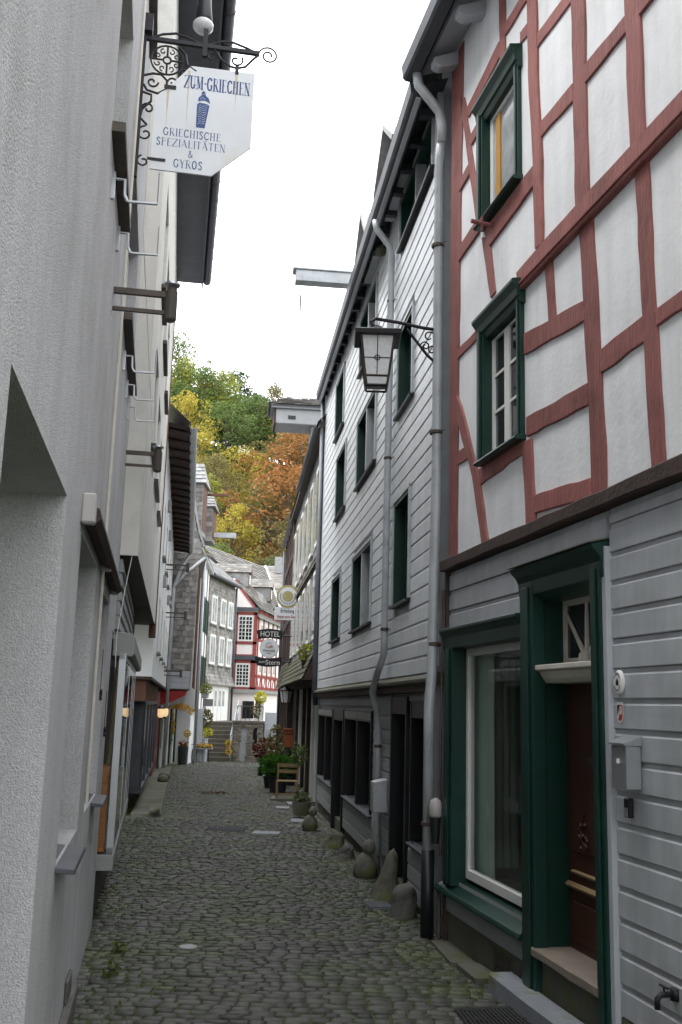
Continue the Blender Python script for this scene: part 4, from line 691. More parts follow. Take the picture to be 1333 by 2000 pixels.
# ================================================================ jettied cream house with the shop
HJ = thing('jettied_house', 'cream rendered jettied house with shop window behind the inn sign', 'house', L1(6, 0, gz(13)))
wu = [(1.6, 2.8, 4.95, 6.2), (3.6, 5.0, 4.95, 6.2), (6, 7.2, 4.95, 6.2), (1.6, 2.8, 7.0, 8.4), (3.6, 5, 7.0, 8.4), (6, 7.2, 7.0, 8.4)]
m = MB(); holes_wall(m, L2, 0, 9.7, 3.35, 10.9, wu)
for h in wu: reveal(m, L2, h, 0, -.1)
m.quad(L2(0, 0, 3.35), L2(0, -6, 3.35), L2(0, -6, 10.9), L2(0, 0, 10.9)); m.quad(L2(9.7, 0, 3.35), L2(9.7, -6, 3.35), L2(9.7, -6, 12), L2(9.7, 0, 10.9)); m.build('upper_wall', M['cream'], HJ)
for i, h in enumerate(wu):
    w = MB().box(L2, h[0], h[1], -.12, -.1, h[2], h[3]).build('window', M['white'], HJ); bits(L2, h[0] + .03, h[1] - .03, h[2] + .03, h[3] - .03, -.11, 2, 1, M['white'], w, .05); MB().box(L2, h[0] - .05, h[1] + .05, -.08, .06, h[2] - .05, h[2]).build('sill', M['green'] if i < 3 else M['rustiron'], w)
MB().box(L2, 9.42, 9.72, -.1, .03, 3.1, 10.6).build('end_board', M['brown'], HJ); MB().box(L2, 9.0, 9.4, .0, .012, 3.36, 10.7).build('pale_strip', M['cream_trim'], HJ)
m = MB(); m.add([L2(0, 0, 3.35), L2(9.7, 0, 3.35), L2(9.7, -1.2, 3.35), L2(0, -1.2, 3.35)], [(0, 1, 2, 3)]); m.build('jetty_soffit', M['soffit'], HJ)
MB().box(L2, -.3, 9.8, -.1, .56, 10.62, 10.68).build('eave_soffit', M['darkzinc'], HJ); MB().box(L2, -.3, 9.8, .53, .56, 10.5, 10.8).build('fascia', M['darkzinc'], HJ)
gt = gutter(L2, [(-.3, .64, 10.72), (9.85, .64, 10.70)], M['darkzinc'], HJ, .085)
for i in range(16): MB().tube([L2(i * .62, .64 + .088 * math.cos(t), 10.71 + .088 * math.sin(t)) for t in [PI + PI * k / 8 for k in range(9)]], .006, 4).build('gutter_bracket', M['rustiron'], gt)
m = MB(); m.quad(L2(-.35, .72, 10.8), L2(9.9, .72, 10.8), L2(9.9, -3, 14), L2(-.35, -3, 14)); m.quad(L2(-.35, -6, 10.8), L2(9.9, -6, 10.8), L2(9.9, -3, 14), L2(-.35, -3, 14)); m.build('roof', M['slate'], HJ)
m = MB(); holes_wall(m, L1, 2.96, 13, -.4, 3.36, [(3.0, 8.55, .48, 2.36)], -.02); m.build('ground_floor_wall', M['soffit'], HJ)
for i in range(5): MB().extr(L1, [(-.01, 2.60 + i * .145), (.05, 2.60 + i * .145), (.03, 2.735 + i * .145), (-.01, 2.735 + i * .145)], 3.46, 9.0).build('fascia_board', M['boarddark'], HJ)
MB().extr(L1, [(-.01, 2.33), (.19, 2.33), (.21, 2.36), (.21, 2.52), (.18, 2.56), (-.01, 2.58)], 3.5, 9.1).build('awning_cassette', M['greypanel'], HJ, bevel=.006)
MB().box(L1, 2.98, 8.6, -.05, .15, .34, .48).build('window_base', M['greypanel'], HJ, bevel=.005)
sf = MB(); 
for x in (3.0, 4.9, 6.6, 7.5, 8.5): sf.box(L1, x, x + .05, .08, .143, .48, 2.34)
sf.box(L1, 3.0, 8.55, .08, .14, .48, .54); sf.box(L1, 3.0, 8.55, .08, .14, 2.28, 2.34); sw2 = sf.build('shop_window', M['silver'], HJ)
for a, b in ((3.05, 4.9), (4.95, 6.6), (6.65, 7.5), (7.55, 8.5)): MB().box(L1, a, b, .136, .140, .54, 2.28).build('pane', M['glass'], sw2)
MB().box(L1, 3.01, 3.016, -.0, .08, .54, 2.28).build('side_pane', M['glass'], sw2)
m = MB(); m.quad(L1(2.97, -.02, .48), L1(8.6, -.02, .48), L1(8.6, -2.5, .48), L1(2.97, -2.5, .48)); m.quad(L1(2.97, -2.5, .48), L1(8.6, -2.5, .48), L1(8.6, -2.5, 2.4), L1(2.97, -2.5, 2.4)); m.quad(L1(2.97, -.02, 2.38), L1(8.6, -.02, 2.38), L1(8.6, -2.5, 2.38), L1(2.97, -2.5, 2.38)); m.quad(L1(8.6, .1, .48), L1(8.6, -2.5, .48), L1(8.6, -2.5, 2.38), L1(8.6, .1, 2.38)); m.quad(L1(2.97, -.04, .48), L1(2.97, -2.5, .48), L1(2.97, -2.5, 2.38), L1(2.97, -.04, 2.38)); m.build('shop_interior', M['room'], HJ)
dw = thing('drawer_chest', 'orange wooden drawer chest standing in the left shop window', 'drawers', L1(3.3, .0, .5))
MB().box(L1, 3.06, 3.44, -.34, .055, .5, 1.27).build('carcass', M['drawer'], dw)
for i in range(5): d = MB().box(L1, 3.046, 3.06, -.30, .05, .515 + i * .15, .645 + i * .15).build('drawer', M['drawer'], dw, bevel=.004); MB().lathe(L1(3.04, -.02, .58 + i * .15), [(.014, -.014), (.018, 0), (.014, .014)], 8).build('knob', M['black'], d)
pk = thing('leaning_plank', 'pale wooden plank leaning in the left shop window', 'plank', L1(3.5, 0, 1.28)); MB().tube([L1(3.3, .03, 1.28), L1(3.6, .05, 2.3)], .022, 4).build('plank', M['chairwood'], pk)
# ================================================================ white house further along on the left
H3 = thing('white_house', 'long white rendered house with dark eave on the left before the slate gable', 'house', L3(8, 0, gz(28)))
w3s = [(a, a + .9, z, z + 1.2) for a in (2.2, 5.0, 8.0, 11, 13.6) for z in (2.95, 5.1)]
m = MB(); holes_wall(m, L3, 0, 16.2, 2.36, 7.5, w3s); m.quad(L3(0, 0, 2.36), L3(0, -5, 2.36), L3(0, -5, 7.5), L3(0, 0, 7.5))
for h in w3s: reveal(m, L3, h, 0, -.1)
m.build('upper_wall', M['white_render'], H3)
for h in w3s: w = MB().box(L3, h[0], h[1], -.12, -.1, h[2], h[3]).build('window', M['pane'], H3); MB().box(L3, h[0] - .05, h[1] + .05, -.1, .08, h[2] - .05, h[2]).build('sill', M['slate'], w)
MB().box(L3, 0, 16.2, -1, .0, 2.30, 2.36).build('jetty_soffit', M['darkbeam'], H3)
e0, e1 = Vector((-3.20, 20.2, 7.55)), Vector((-5.42, 35.6, 7.15)); i0, i1 = L3(0, -.1, 7.62), L3(16, -.1, 7.3)
m = MB(); m.quad(e0, e1, i1, i0); m.quad(i0, i1, i1 + Vector((0, 0, .3)), i0 + Vector((0, 0, .3))); m.build('eave_soffit', M['darkbeam'], H3)
for i in range(20): t = (i + .5) / 20; MB().tube([i0.lerp(i1, t) - Vector((0, 0, .05)), e0.lerp(e1, t) - Vector((0, 0, .03))], .045, 4).build('rafter', M['darkbeam'], H3)
gd = (e1 - e0).normalized(); gs = gd.cross(Vector((0, 0, 1))).normalized()
m = MB(); m.loft([[p + gs * .085 * math.cos(t) + Vector((0, 0, .085 * math.sin(t) + .05)) for t in [PI + PI * k / 8 for k in range(9)]] + [p + gs * .075 * math.cos(t) + Vector((0, 0, .075 * math.sin(t) + .05)) for t in [2 * PI - PI * k / 8 for k in range(9)]] for p in (e0 + gs * .05, e1 + gs * .05)]); m.build('gutter', M['zinc'], H3)
m = MB(); m.quad(e0 + Vector((0, 0, .1)), e1 + Vector((0, 0, .1)), e1 + Vector((-3.5, 0, 3.2)), e0 + Vector((-3.5, 0, 3.2))); m.quad(e0 + Vector((-3.5, 0, 3.2)), e1 + Vector((-3.5, 0, 3.2)), e1 + Vector((-7, 0, 0)), e0 + Vector((-7, 0, 0))); m.build('roof', M['slate'], H3)
MB().tube([e1 + Vector((.05, 0, .05)), L3(15.9, .3, 6.6), L3(15.95, .08, 5.9), L3(16, .08, -.4)], .06, 8).build('downpipe', M['zinc'], H3, smooth=True); MB().tube([Vector((-4.85, 35.95, 7.1)), Vector((-5.6, 35.8, 6.4)), L3(15.95, .12, 5.95)], .055, 8).build('link_pipe', M['zinc'], H3, smooth=True)
for s_, z_ in ((4.2, 6.5), (6.9, 6.2), (9.6, 4.7), (4.0, 4.6)): MB().box(L3, s_, s_ + .25, .0, .08, z_, z_ + .28).build('wall_box', M['greypanel'], H3)
m = MB(); m.quad(L3(0, -.45, -.6), L3(16.2, -.45, -.6), L3(16.2, -.45, 2.3), L3(0, -.45, 2.3)); m.quad(L3(0, -.45, -.6), L3(0, -5, -.6), L3(0, -5, 2.36), L3(0, -.45, 2.36)); m.build('ground_floor_wall', M['soffit'], H3)
for i in range(22): MB().box(L3, .1 + i * .44, .52 + i * .44, -.44, -.10 - .01 * (i % 2), 1.88, 2.28).build('fascia_plank', M['brown'], H3)
sx = MB(); sx.box(L3, .8, .86, -.44, -.1, .12, 1.85); 
for x in (.8, 3, 5.2, 7.4, 9.7): sx.box(L3, x, x + .07, -.16, -.1, .12, 1.85)
sx.box(L3, .8, 9.77, -.44, -.1, .05, .14); sx.box(L3, .8, 9.77, -.44, -.1, 1.8, 1.88); sxo = sx.build('shop_window', M['darkzinc'], H3)
for a in (.87, 3.07, 5.27, 7.47): MB().box(L3, a, a + 2.13, -.14, -.13, .14, 1.8).build('pane', M['pane'], sxo)
MB().box(L3, .82, .83, -.42, -.16, .16, 1.8).build('side_pane', M['pane'], sxo)
m = MB()
for x in (10.4, 11.6, 12.8, 14.0, 15.4): m.box(L3, x, x + .12, -.44, -.15, -.3, 2.0)
m.box(L3, 10.4, 15.5, -.44, -.16, .0, .35); m.box(L3, 10.4, 15.5, -.44, -.16, 1.7, 2.2); r3o = m.build('red_shopfront', M['redtimber'], H3)
for x in (10.52, 11.72, 12.92, 14.12): MB().box(L3, x, x + 1.1, -.3, -.29, .35, 1.7).build('pane', M['pane'], r3o)
for x in (12.9, 15.0): 
    t = thing('wall_lantern', 'lit amber wall lantern %s the red shopfront under the slate house' % ('at the near end of' if x < 14 else 'at the far end of'), 'lantern', L3(x, -.1, 1.35), 'lit amber wall lanterns'); q = L3(x, .05 if x > 14 else -.05, 1.35); MB().lathe(q, [(.05, 0), (.11, .08), (.12, .22), (.09, .30)], 8).build('glass', M['warmlamp'], t); MB().lathe(q + Vector((0, 0, .29)), [(.13, 0), (.10, .06), (.03, .12)], 8).build('cap', M['black'], t); MB().lathe(q - Vector((0, 0, .06)), [(.02, 0), (.06, .07)], 8).build('base', M['black'], t); MB().tube([q + Vector((0, 0, .38)), L3(x, -.2, 1.78)], .015, 5).build('arm', M['black'], t)
flood(L3, 6.0, 5.35, .55, 'small dark floodlight on long arms before the slate gable'); flood(L3, 9.0, 4.35, .55, 'lower small floodlight on thin arms before the slate gable'); flood(L3, 11.5, 2.75, .5, 'lowest small floodlight on arms by the grey boarded corner')
# ================================================================ slates
def slate_patch(mb, A, B, C, D, h=.2, w=.25, jit=.012, t=.012, hex_=False):
    """overlapping slates over the quad A B (bottom) C D (top)"""
    A, B, C, D = map(Vector, (A, B, C, D)); n = ((B - A).cross(D - A)).normalized(); rows = max(1, int((D - A).length / h)); r = 0
    for i in range(rows):
        v0, v1 = i / rows, min(1, (i + 1.25) / rows); L = A.lerp(D, v0); Rr = B.lerp(C, v0); wd_ = (Rr - L).length; cols = max(1, int(wd_ / w)); off = (i % 2) * .5
        for j in range(-1, cols + 1):
            u0, u1 = max(0, (j + off) / cols), min(1, (j + 1 + off) / cols)
            if u1 - u0 < .25 / cols: continue
            P = lambda u, v: A.lerp(B, u).lerp(D.lerp(C, u), v)
            g_ = .004 / max(wd_, .1); lift = n * (t * 1.6 + R.uniform(0, jit * .5)); lo = n * t * .3; dj = R.uniform(-.06, .06) / rows
            a, b, c, d = P(u0 + g_, v0 + dj) + lift, P(u1 - g_, v0 + dj) + lift, P(u1 - g_, v1) + lo, P(u0 + g_, v1) + lo
            e, f_ = a - n * t, b - n * t; mb.add([a, b, c, d, e, f_], [(0, 1, 2, 3), (0, 4, 5, 1)], R.random())
    return mb
def slate_obj(name, mt, parent, quads, **kw):
    m = MB()
    for q in quads: slate_patch(m, *q, **kw)
    o = m.build(name, mt, parent, fix=False); o['kind'] = 'stuff'; return o
# ================================================================ slate-hung gable house
H4 = thing('slate_gable_house', 'tall slate-hung house with curved eave and red jetty on the left', 'house', (-5.6, 36, gz(36)))
G = lambda x, o, z: Vector((x + .16 * min(o, 0), 36.0 - o, z))
prof = [(-8.5, 2.3), (-5.2, 2.3), (-5.1, 7.0), (-4.86, 7.08), (-5.02, 7.4), (-5.22, 7.95), (-5.40, 8.7), (-5.55, 9.5), (-6.6, 12.0), (-8.5, 12.0)]
MB().prism(G, prof, -7, 0).build('gable_wall', M['slatewall'], H4)
def rx(z):
    if z < 7: return -5.2 + (z - 2.3) * .0213
    p = prof[2:9]
    for (a, b), (c, d) in zip(p[1:], p[2:]):
        if b <= z <= d: return a + (c - a) * (z - b) / (d - b)
    return -6.6
z = 2.98; i = 0; cnt = 0
while z < 10.5 and cnt < 292:
    xr = rx(z) - .02; x = xr - (i % 2) * .1
    while x > -6.35 and cnt < 292:
        w = .20; m = MB(); j = R.uniform(-.012, .012); l = R.uniform(.02, .038)
        m.add([G(x - w + .005, l, z + j + .03), G(x - w / 2, l, z + j), G(x - .005, l, z + j + .03), G(x - .005, .004, z + .26), G(x - w + .005, .004, z + .26), G(x - w + .005, l - .012, z + j + .03), G(x - w / 2, l - .012, z + j), G(x - .005, l - .012, z + j + .03)], [(0, 1, 2, 3, 4), (0, 5, 6, 1), (1, 6, 7, 2), (2, 7, 3), (0, 4, 5)]); m.build('slate', M['slatewall'], H4, fix=False); x -= w; cnt += 1
    z += .20; i += 1
ev = MB(); ee = [p for p in prof[3:9]]
for (a, b), (c, d) in zip(ee, ee[1:]): ev.quad(G(a + .04, .12, b + .03), G(c + .04, .12, d + .03), G(c, -7, d + .03), G(a, -7, b + .03))
eo = ev.build('roof', M['slate'], H4); sd = eo.modifiers.new('thick', 'SOLIDIFY'); sd.thickness = .08
for i in range(3): MB().box(G, -6.3, -5.22, .0, .03, 2.33 + i * .21, 2.53 + i * .21).build('grey_board', M['boardgrey'], H4, bevel=.004)
MB().prism(G, [(-6.3, 2.26), (-5.3, 2.26), (-5.35, 2.12), (-5.75, 1.9), (-6.3, 1.72)], -4, -.05).build('red_jetty_bracket', M['red'], H4); MB().box(G, -8, -6.35, -6.2, -.1, -.8, 2.3).build('ground_floor', M['white_render'], H4)
L4f = frame((-6.34, 36.2), -.03, -1)
for i in range(7): MB().box(L4f, .5 + i * .75, .68 + i * .75, .0, .06, -.5, 1.6).build('door_post', M['white'] if i % 2 else M['green'], H4)
for i in range(3): MB().box(L4f, .7 + i * 1.5, 1.25 + i * 1.5, .0, .03, .2, 1.4).build('pane', M['pane'], H4)
for x1, y0, z0, z1, zr in ((-5.34, 37.6, 8.2, 10.2, 11.1), (-5.22, 39.8, 8.3, 9.7, 10.4)):
    d = MB().box(WORLD, x1 - 2, x1, y0, y0 + 1.3, z0, z1).build('dormer', M['slatewall'], H4); slate_obj('dormer_slates', M['slatewall'], d, [((x1 - 1.6, y0 - .01, z0), (x1, y0 - .01, z0), (x1, y0 - .01, z1), (x1 - 1.6, y0 - .01, z1))], h=.18, w=.24)
    slate_obj('dormer_roof', M['slate'], d, [((x1 - 1.8, y0 - .12, z1 - .02), (x1 + .14, y0 - .12, z1 - .02), (x1 - .1, y0 + .6, zr), (x1 - 1.8, y0 + .6, zr))], h=.2, w=.24, jit=.03, t=.02); MB().add([Vector(v) for v in ((x1 - 1.8, y0 - .1, z1 - .03), (x1 + .12, y0 - .1, z1 - .03), (x1 + .12, y0 + 1.4, z1 - .03), (x1 - 1.8, y0 + 1.4, z1 - .03), (x1 - .1, y0 + .62, zr - .03), (x1 - 1.8, y0 + .62, zr - .03))], [(0, 1, 2, 3), (0, 1, 4, 5), (1, 2, 4), (2, 3, 5, 4), (0, 3, 5)]).build('dormer_top', M['slate'], d)
    MB().box(WORLD, x1, x1 + .015, y0 + .1, y0 + 1.2, z0 + .2, z1 - .05).build('dormer_front', M['brown'], d)
MB().box(WORLD, -5.2, -4.3, 40.4, 40.6, 8.55, 8.75).build('hoist_beam', M['zinc'], H4); MB().box(WORLD, -5.4, -4.5, 39.0, 39.15, 10.0, 10.1).build('upper_beam', M['brown'], H4)
m = MB()
for i in range(6): m.box(frame((-5.12, 36.05), -.13, -1), .3 + i * 1.0, .5 + i * 1.0, -.02, .03, 2.4, 6.9)
m.build('red_corner_boards', M['brown'], H4)
# ================================================================ last white house on the left
H5 = thing('shuttered_house', 'narrow white house with green shutters at the left of the stairs', 'house', (-6.2, 44, gz(44)))
L5 = frame((-5.86, 42.2), math.atan2(-.35, 5.3), -1)
MB().box(L5, 0, 5.4, -4, 0, 1.5, 7.9).box(L5, 0, 5.4, -4, -.15, -.9, 1.5).build('wall', M['white_render'], H5); MB().box(L5, -.1, 5.5, -4, .18, 7.9, 8.05).build('eave', M['zinc'], H5)
for z in (2.4, 5.0):
    for s_ in (.7, 2.6, 4.3): w = MB().box(L5, s_, s_ + .6, .0, .02, z, z + 1.5).build('window', M['pane'], H5); MB().box(L5, s_ - .42, s_ - .02, .02, .06, z - .03, z + 1.5).build('shutter', M['green'], w); MB().box(L5, s_ + .62, s_ + 1.0, .02, .06, z - .03, z + 1.5).build('shutter', M['green'], w)
for s_ in (.1, 1.9, 3.7, 5.2): MB().box(L5, s_, s_ + .14, .0, .03, 1.5, 7.9).build('timber', M['brown'], H5)
MB().tube([L5(.05, .1, 7.8), L5(.05, .1, -.7)], .06, 8).build('downpipe', M['zinc'], H5, smooth=True)
m = MB(); m.quad(L5(-.1, .2, 8.05), L5(5.5, .2, 8.05), L5(5.5, -3, 11), L5(-.1, -3, 11)); m.build('roof', M['slate'], H5)
MB().box(WORLD, -6.02, -5.8, 44.6, 45.3, -.75, 1.6).build('pale_pilaster', M['trimgrey'], H5)
# ================================================================ grey slate house behind the stairs
HG = thing('grey_slate_house', 'grey slate-hung house with white windows at the top of the stairs', 'house', (-6, 50, .9))
F1 = frame((-6.28, 48.0), math.atan2(.73, 5.0), -1)
MB().box(F1, 0, 5.1, -5, 0, -1, 7.95).build('wall', M['slatewall'], HG)
slate_obj('wall_slates', M['slatewall'], HG, [(F1(0, .01, 3.1), F1(5.1, .01, 3.1), F1(5.1, .01, 7.9), F1(0, .01, 7.9)), (F1(0, .22, 2.75), F1(5.2, .22, 2.75), F1(5.1, .02, 3.25), F1(0, .02, 3.25))], h=.17, w=.24)
MB().extr(F1, [(0, 2.70), (.22, 2.70), (.24, 2.76), (0, 3.2)], -.05, 5.15).build('skirt', M['slatewall'], HG)
for z, hh in ((5.65, 1.4), (3.7, 1.45)):
    for s_ in (.5, 2.2, 3.7):
        w = MB().box(F1, s_, s_ + 1.0, .0, .07, z, z + hh).build('window', M['white'], HG); MB().box(F1, s_ + .13, s_ + .46, .07, .075, z + .12, z + hh - .12).build('pane', M['palepane'], w); MB().box(F1, s_ + .54, s_ + .87, .07, .075, z + .12, z + hh - .12).build('pane', M['palepane'], w); MB().box(F1, s_ - .05, s_ + 1.05, .0, .12, z - .06, z).build('sill', M['slate'], w)
MB().box(F1, .5, 4.6, .0, .03, .9, 2.7).build('white_front', M['white'], HG)
for s_ in (1.7, 2.5, 3.2): d = MB().box(F1, s_, s_ + .62, .03, .06, .95, 2.55).build('door', M['white'], HG); MB().box(F1, s_ + .1, s_ + .52, .06, .064, 1.7, 2.45).build('door_pane', M['palepane'], d)
MB().tube([F1(5.15, .08, 7.9), F1(5.15, .08, .9)], .06, 8).build('downpipe', M['darkzinc'], HG, smooth=True); MB().extr(F1, [(0, 7.95), (.3, 7.85), (.36, 7.92), (.34, 8.02), (0, 8.1)], -.2, 5.2).build('gutter', M['darkzinc'], HG)
slate_obj('roof', M['slate'], HG, [(F1(-.2, .32, 8.0), F1(5.25, .32, 8.0), F1(5.2, -2.4, 10.2), F1(-.2, -2.6, 10.4))], h=.25, w=.3); m = MB(); m.quad(F1(-.2, .30, 7.98), F1(5.25, .30, 7.98), F1(5.2, -2.4, 10.18), F1(-.2, -2.6, 10.38)); m.build('roof_deck', M['slate'], HG)
# ================================================================ red half-timbered house at the end
HR = thing('red_framed_house', 'red-framed half-timbered house with white lattice windows closing the street', 'house', (-4.8, 56, .9))
G2 = lambda x, o, z: Vector((x, 54.0 - o, z)); F2 = frame((-4.33, 54.0), math.atan2(.80, 6.0), -1); 
MB().prism(G2, [(-5.75, .8), (-4.33, .8), (-4.33, 6.85), (-5.1, 7.7), (-5.75, 8.6)], -7, 0).build('gable_wall', M['pinkplaster'], HR)
m = MB(); m.quad(F2(0, 0, .5), F2(6.3, 0, .5), F2(6.3, 0, 6.95), F2(0, 0, 6.95)); m.build('side_wall', M['pinkplaster'], HR)
rt_ = M['redtrim']
def rb(f, *a): MB().box(f, a[0], a[1], -.02, .045, a[2], a[3]).build('timber', rt_, HR)
for a in ((-5.52, -5.40, 4.4, 6.72), (-4.54, -4.33, 4.4, 6.72), (-5.52, -4.33, 6.58, 6.74), (-5.52, -4.33, 5.0, 5.14), (-5.56, -5.42, 2.62, 4.15), (-4.62, -4.33, 2.62, 4.15), (-5.56, -4.33, 4.0, 4.16), (-5.56, -4.33, 2.62, 2.72), (-5.50, -4.5, 4.40, 4.46)): rb(G2, *a)
for x in (0.05, 1.4, 2.7, 4.0, 5.3): rb(F2, x, x + .22, 2.6, 6.9)
for z in (2.62, 3.25, 4.2, 5.2, 6.72): rb(F2, 0, 6.3, z, z + .15)
for i in range(10): x = .3 + i * .6; MB().prism(F2, [(x, 2.7), (x + .08, 2.7), (x + .4, 3.25), (x + .32, 3.25)] if i % 2 else [(x + .32, 2.7), (x + .4, 2.7), (x + .08, 3.25), (x, 3.25)], .0, .04).build('brace', rt_, HR)
MB().prism(G2, [(-4.55, 6.95), (-4.42, 6.95), (-5.6, 8.5), (-5.72, 8.4)], .0, .05).build('gable_brace', rt_, HR)
for a in ((-5.75, -4.25, 6.80, 6.98), (-5.75, -4.25, 4.17, 4.38)): MB().box(G2, a[0], a[1], .0, .16, a[2], a[3]).build('cornice', M['darkzinc'], HR)
for x0, x1, z0, z1 in ((-5.38, -4.58, 5.17, 6.54), (-5.40, -4.66, 2.75, 3.98)):
    xm = (x0 + x1) / 2; w = MB().box(G2, x0, x1, .0, .05, z0, z1).build('window', M['white'], HR)
    for i in range(4):
        for j in range(6): xa = x0 + .06 + (x1 - x0 - .12) * i / 4 + (.02 if i >= 2 else 0); za = z0 + .06 + (z1 - z0 - .12) * j / 6; MB().box(G2, xa + .012, xa + (x1 - x0 - .12) / 4 - .022, .05, .055, za + .018, za + (z1 - z0 - .12) / 6 - .018).build('pane', M['pane'], w)
for x in (.55, 1.85, 3.15, 4.45):
    for z in (5.5, 3.45): w = MB().box(F2, x, x + .65, .0, .05, z, z + (1.1 if z > 5 else .7)).build('window', M['white'], HR); MB().box(F2, x + .1, x + .28, .05, .055, z + .1, z + .6).build('pane', M['palepane'], w); MB().box(F2, x + .37, x + .55, .05, .055, z + .1, z + .6).build('pane', M['palepane'], w)
MB().box(G2, -5.7, -4.2, .0, .2, 2.42, 2.6).box(F2, 0, 6.3, 0, .2, 2.42, 2.6).build('grey_string_course', M['greypanel'], HR)
MB().box(G2, -4.95, -4.35, .0, .05, 1.1, 2.0).build('ground_window', M['pane'], HR); MB().box(F2, .3, 2.2, .02, .06, 1.0, 2.2).build('ground_window', M['palepane'], HR)
RA, RB, RC, RD = Vector((-4.18, 53.6, 6.85)), Vector((-3.3, 60.6, 6.85)), Vector((-4.7, 64, 10.5)), Vector((-8.6, 60, 11.4))
slate_obj('roof', M['roofslate'], HR, [(RA, RB, RC, RD)], h=.34, w=.42, jit=.04, t=.035); m = MB(); m.quad(RA - Vector((0, 0, .45)), RB - Vector((0, 0, .45)), RC - Vector((0, 0, .45)), RD - Vector((0, 0, .45))); m.build('roof_deck', M['roofslate'], HR)
for u, v, dx in ((.22, .42, 0), (.62, .30, 0)):
    p = RA.lerp(RB, u).lerp(RD.lerp(RC, u), v); d = MB().box(WORLD, p.x - 1.0, p.x + .35, p.y - .5, p.y + .5, p.z - .2, p.z + .65).build('dormer', M['slate'], HR)
    MB().box(WORLD, p.x + .35, p.x + .38, p.y - .45, p.y + .45, p.z - .15, p.z + .65).build('dormer_front', M['brown'], d); MB().box(WORLD, p.x + .38, p.x + .40, p.y - .3, p.y + .3, p.z - .05, p.z + .5).build('pane', M['white'], d)
    slate_obj('dormer_roof', M['roofslate'], d, [((p.x - 1.6, p.y - .62, p.z + .6), (p.x + .5, p.y - .62, p.z + .6), (p.x + .5, p.y, p.z + 1.15), (p.x - 1.6, p.y, p.z + 1.15))], h=.2, w=.26); MB().add([Vector(q) for q in ((p.x - 1.6, p.y - .6, p.z + .58), (p.x + .48, p.y - .6, p.z + .58), (p.x + .48, p.y + .6, p.z + .58), (p.x - 1.6, p.y + .6, p.z + .58), (p.x + .48, p.y, p.z + 1.12), (p.x - 1.6, p.y, p.z + 1.12))], [(0, 1, 4, 5), (1, 2, 4), (2, 3, 5, 4), (0, 3, 5), (0, 1, 2, 3)]).build('dormer_top', M['brown'], d)
MB().tube([RB + Vector((.0, 0, .1)), RC + Vector((-.1, 0, .12))], .09, 6).build('lead_verge', M['zinc'], HR)
HB = thing('background_house', 'slate roofed house behind the red-framed house', 'house', (-3, 66, .5)); MB().box(WORLD, -5.5, -1.5, 65, 72, -1, 9.35).build('wall', M['slatewall'], HB)
slate_obj('roof', M['roofslate'], HB, [((-5.8, 64.6, 8.9), (-1.2, 64.6, 8.9), (-1.2, 68, 11.2), (-5.8, 68, 11.2))], h=.25, w=.34); MB().add([Vector(q) for q in ((-5.8, 64.6, 8.88), (-1.2, 64.6, 8.88), (-1.2, 68, 11.18), (-5.8, 68, 11.18), (-1.2, 71, 9), (-5.8, 71, 9))], [(0, 1, 2, 3), (3, 2, 4, 5)]).build('roof_deck', M['roofslate'], HB); MB().box(WORLD, -4.4, -3.9, 67, 67.6, 10.6, 11.7).build('chimney', M['slate'], HB)
# ================================================================ stairs, terrace wall
ST = thing('stone_stairs', 'stone stairs rising to the grey slate house', 'stairs', (-5.3, 45.6, gz(45.6)))
for i in range(9): MB().prism(lambda a, o, z: Vector((a, 45.5 + i * .36 - o, z)), wob([(-6.05, -.9), (-4.62, -.9), (-4.62, -.68 + (i + 1) * .185), (-6.05, -.68 + (i + 1) * .185)], .3, .006), -.5 if i < 8 else -4, .0).build('step', M['stair'], ST, bevel=.015)
HRl = thing('stair_railing', 'pale metal railing on the right of the stairs', 'railing', (-4.62, 45.7, gz(45.7)))
for o_ in (.55, .95): MB().tube([(-4.66, 45.6, -.5 + o_), (-4.66, 48.6, 1.05 + o_)], .03, 6).build('rail', M['zinc'], HRl)
for i in range(4): MB().tube([(-4.66, 45.6 + i, -.6 + i * .52), (-4.66, 45.6 + i, .45 + i * .52)], .025, 6).build('post', M['zinc'], HRl)
TW = thing('terrace_wall', 'rubble stone terrace wall with narrow doors right of the stairs', 'wall', (-3.7, 46.4, gz(46)))
T2 = lambda x, o, z: Vector((x, 46.3 - o, z)); th_ = [(-4.3, -3.98, -.75, .78), (-3.72, -3.52, -.2, .8)]
m = MB(); holes_wall(m, T2, -4.6, -3.25, -.9, 1.0, th_); m.quad(T2(-4.6, 0, -.9), T2(-4.6, -7, -.9), T2(-4.6, -7, 1.0), T2(-4.6, 0, 1.0)); m.build('mortar_core', M['mortar'], TW); MB().box(T2, -4.6, -2.7, -8, -.3, -.9, .98).build('fill', M['mortar'], TW)
z = -.72; n = 0
while z < .95:
    h = R.uniform(.08, .13); x = -4.6
    while x < -3.25:
        w = R.uniform(.12, .26); 
        if not any(a - .03 < x + w / 2 < b + .03 and c < z + h / 2 < d for a, b, c, d in th_): MB().box(T2, x + .008, min(x + w, -3.25) - .008, -.05, R.uniform(.02, .05), z + .008, z + h - .006).build('stone', M['wallstone'], TW, bevel=.012)
        x += w
    z += h
MB().box(T2, -4.3, -3.98, -.15, -.1, -.75, .78).build('door', M['zinc'], TW); MB().box(T2, -3.72, -3.52, -.2, -.15, -.2, .8).build('slit_window', M['black'], TW)
MB().box(T2, -4.68, -3.2, -.6, .08, 1.0, 1.1).build('coping', M['greystone'], TW, bevel=.01); MB().box(T2, -3.2, -2.65, -.4, -.02, -.75, 1.5).build('shop_bay', M['trimgrey'], TW); MB().box(T2, -3.12, -2.75, -.02, .0, -.35, .75).build('bay_pane', M['palepane'], TW)
TR = thing('terrace_railing', 'thin iron railing on the terrace wall', 'railing', (-4, 46.6, 1.1))
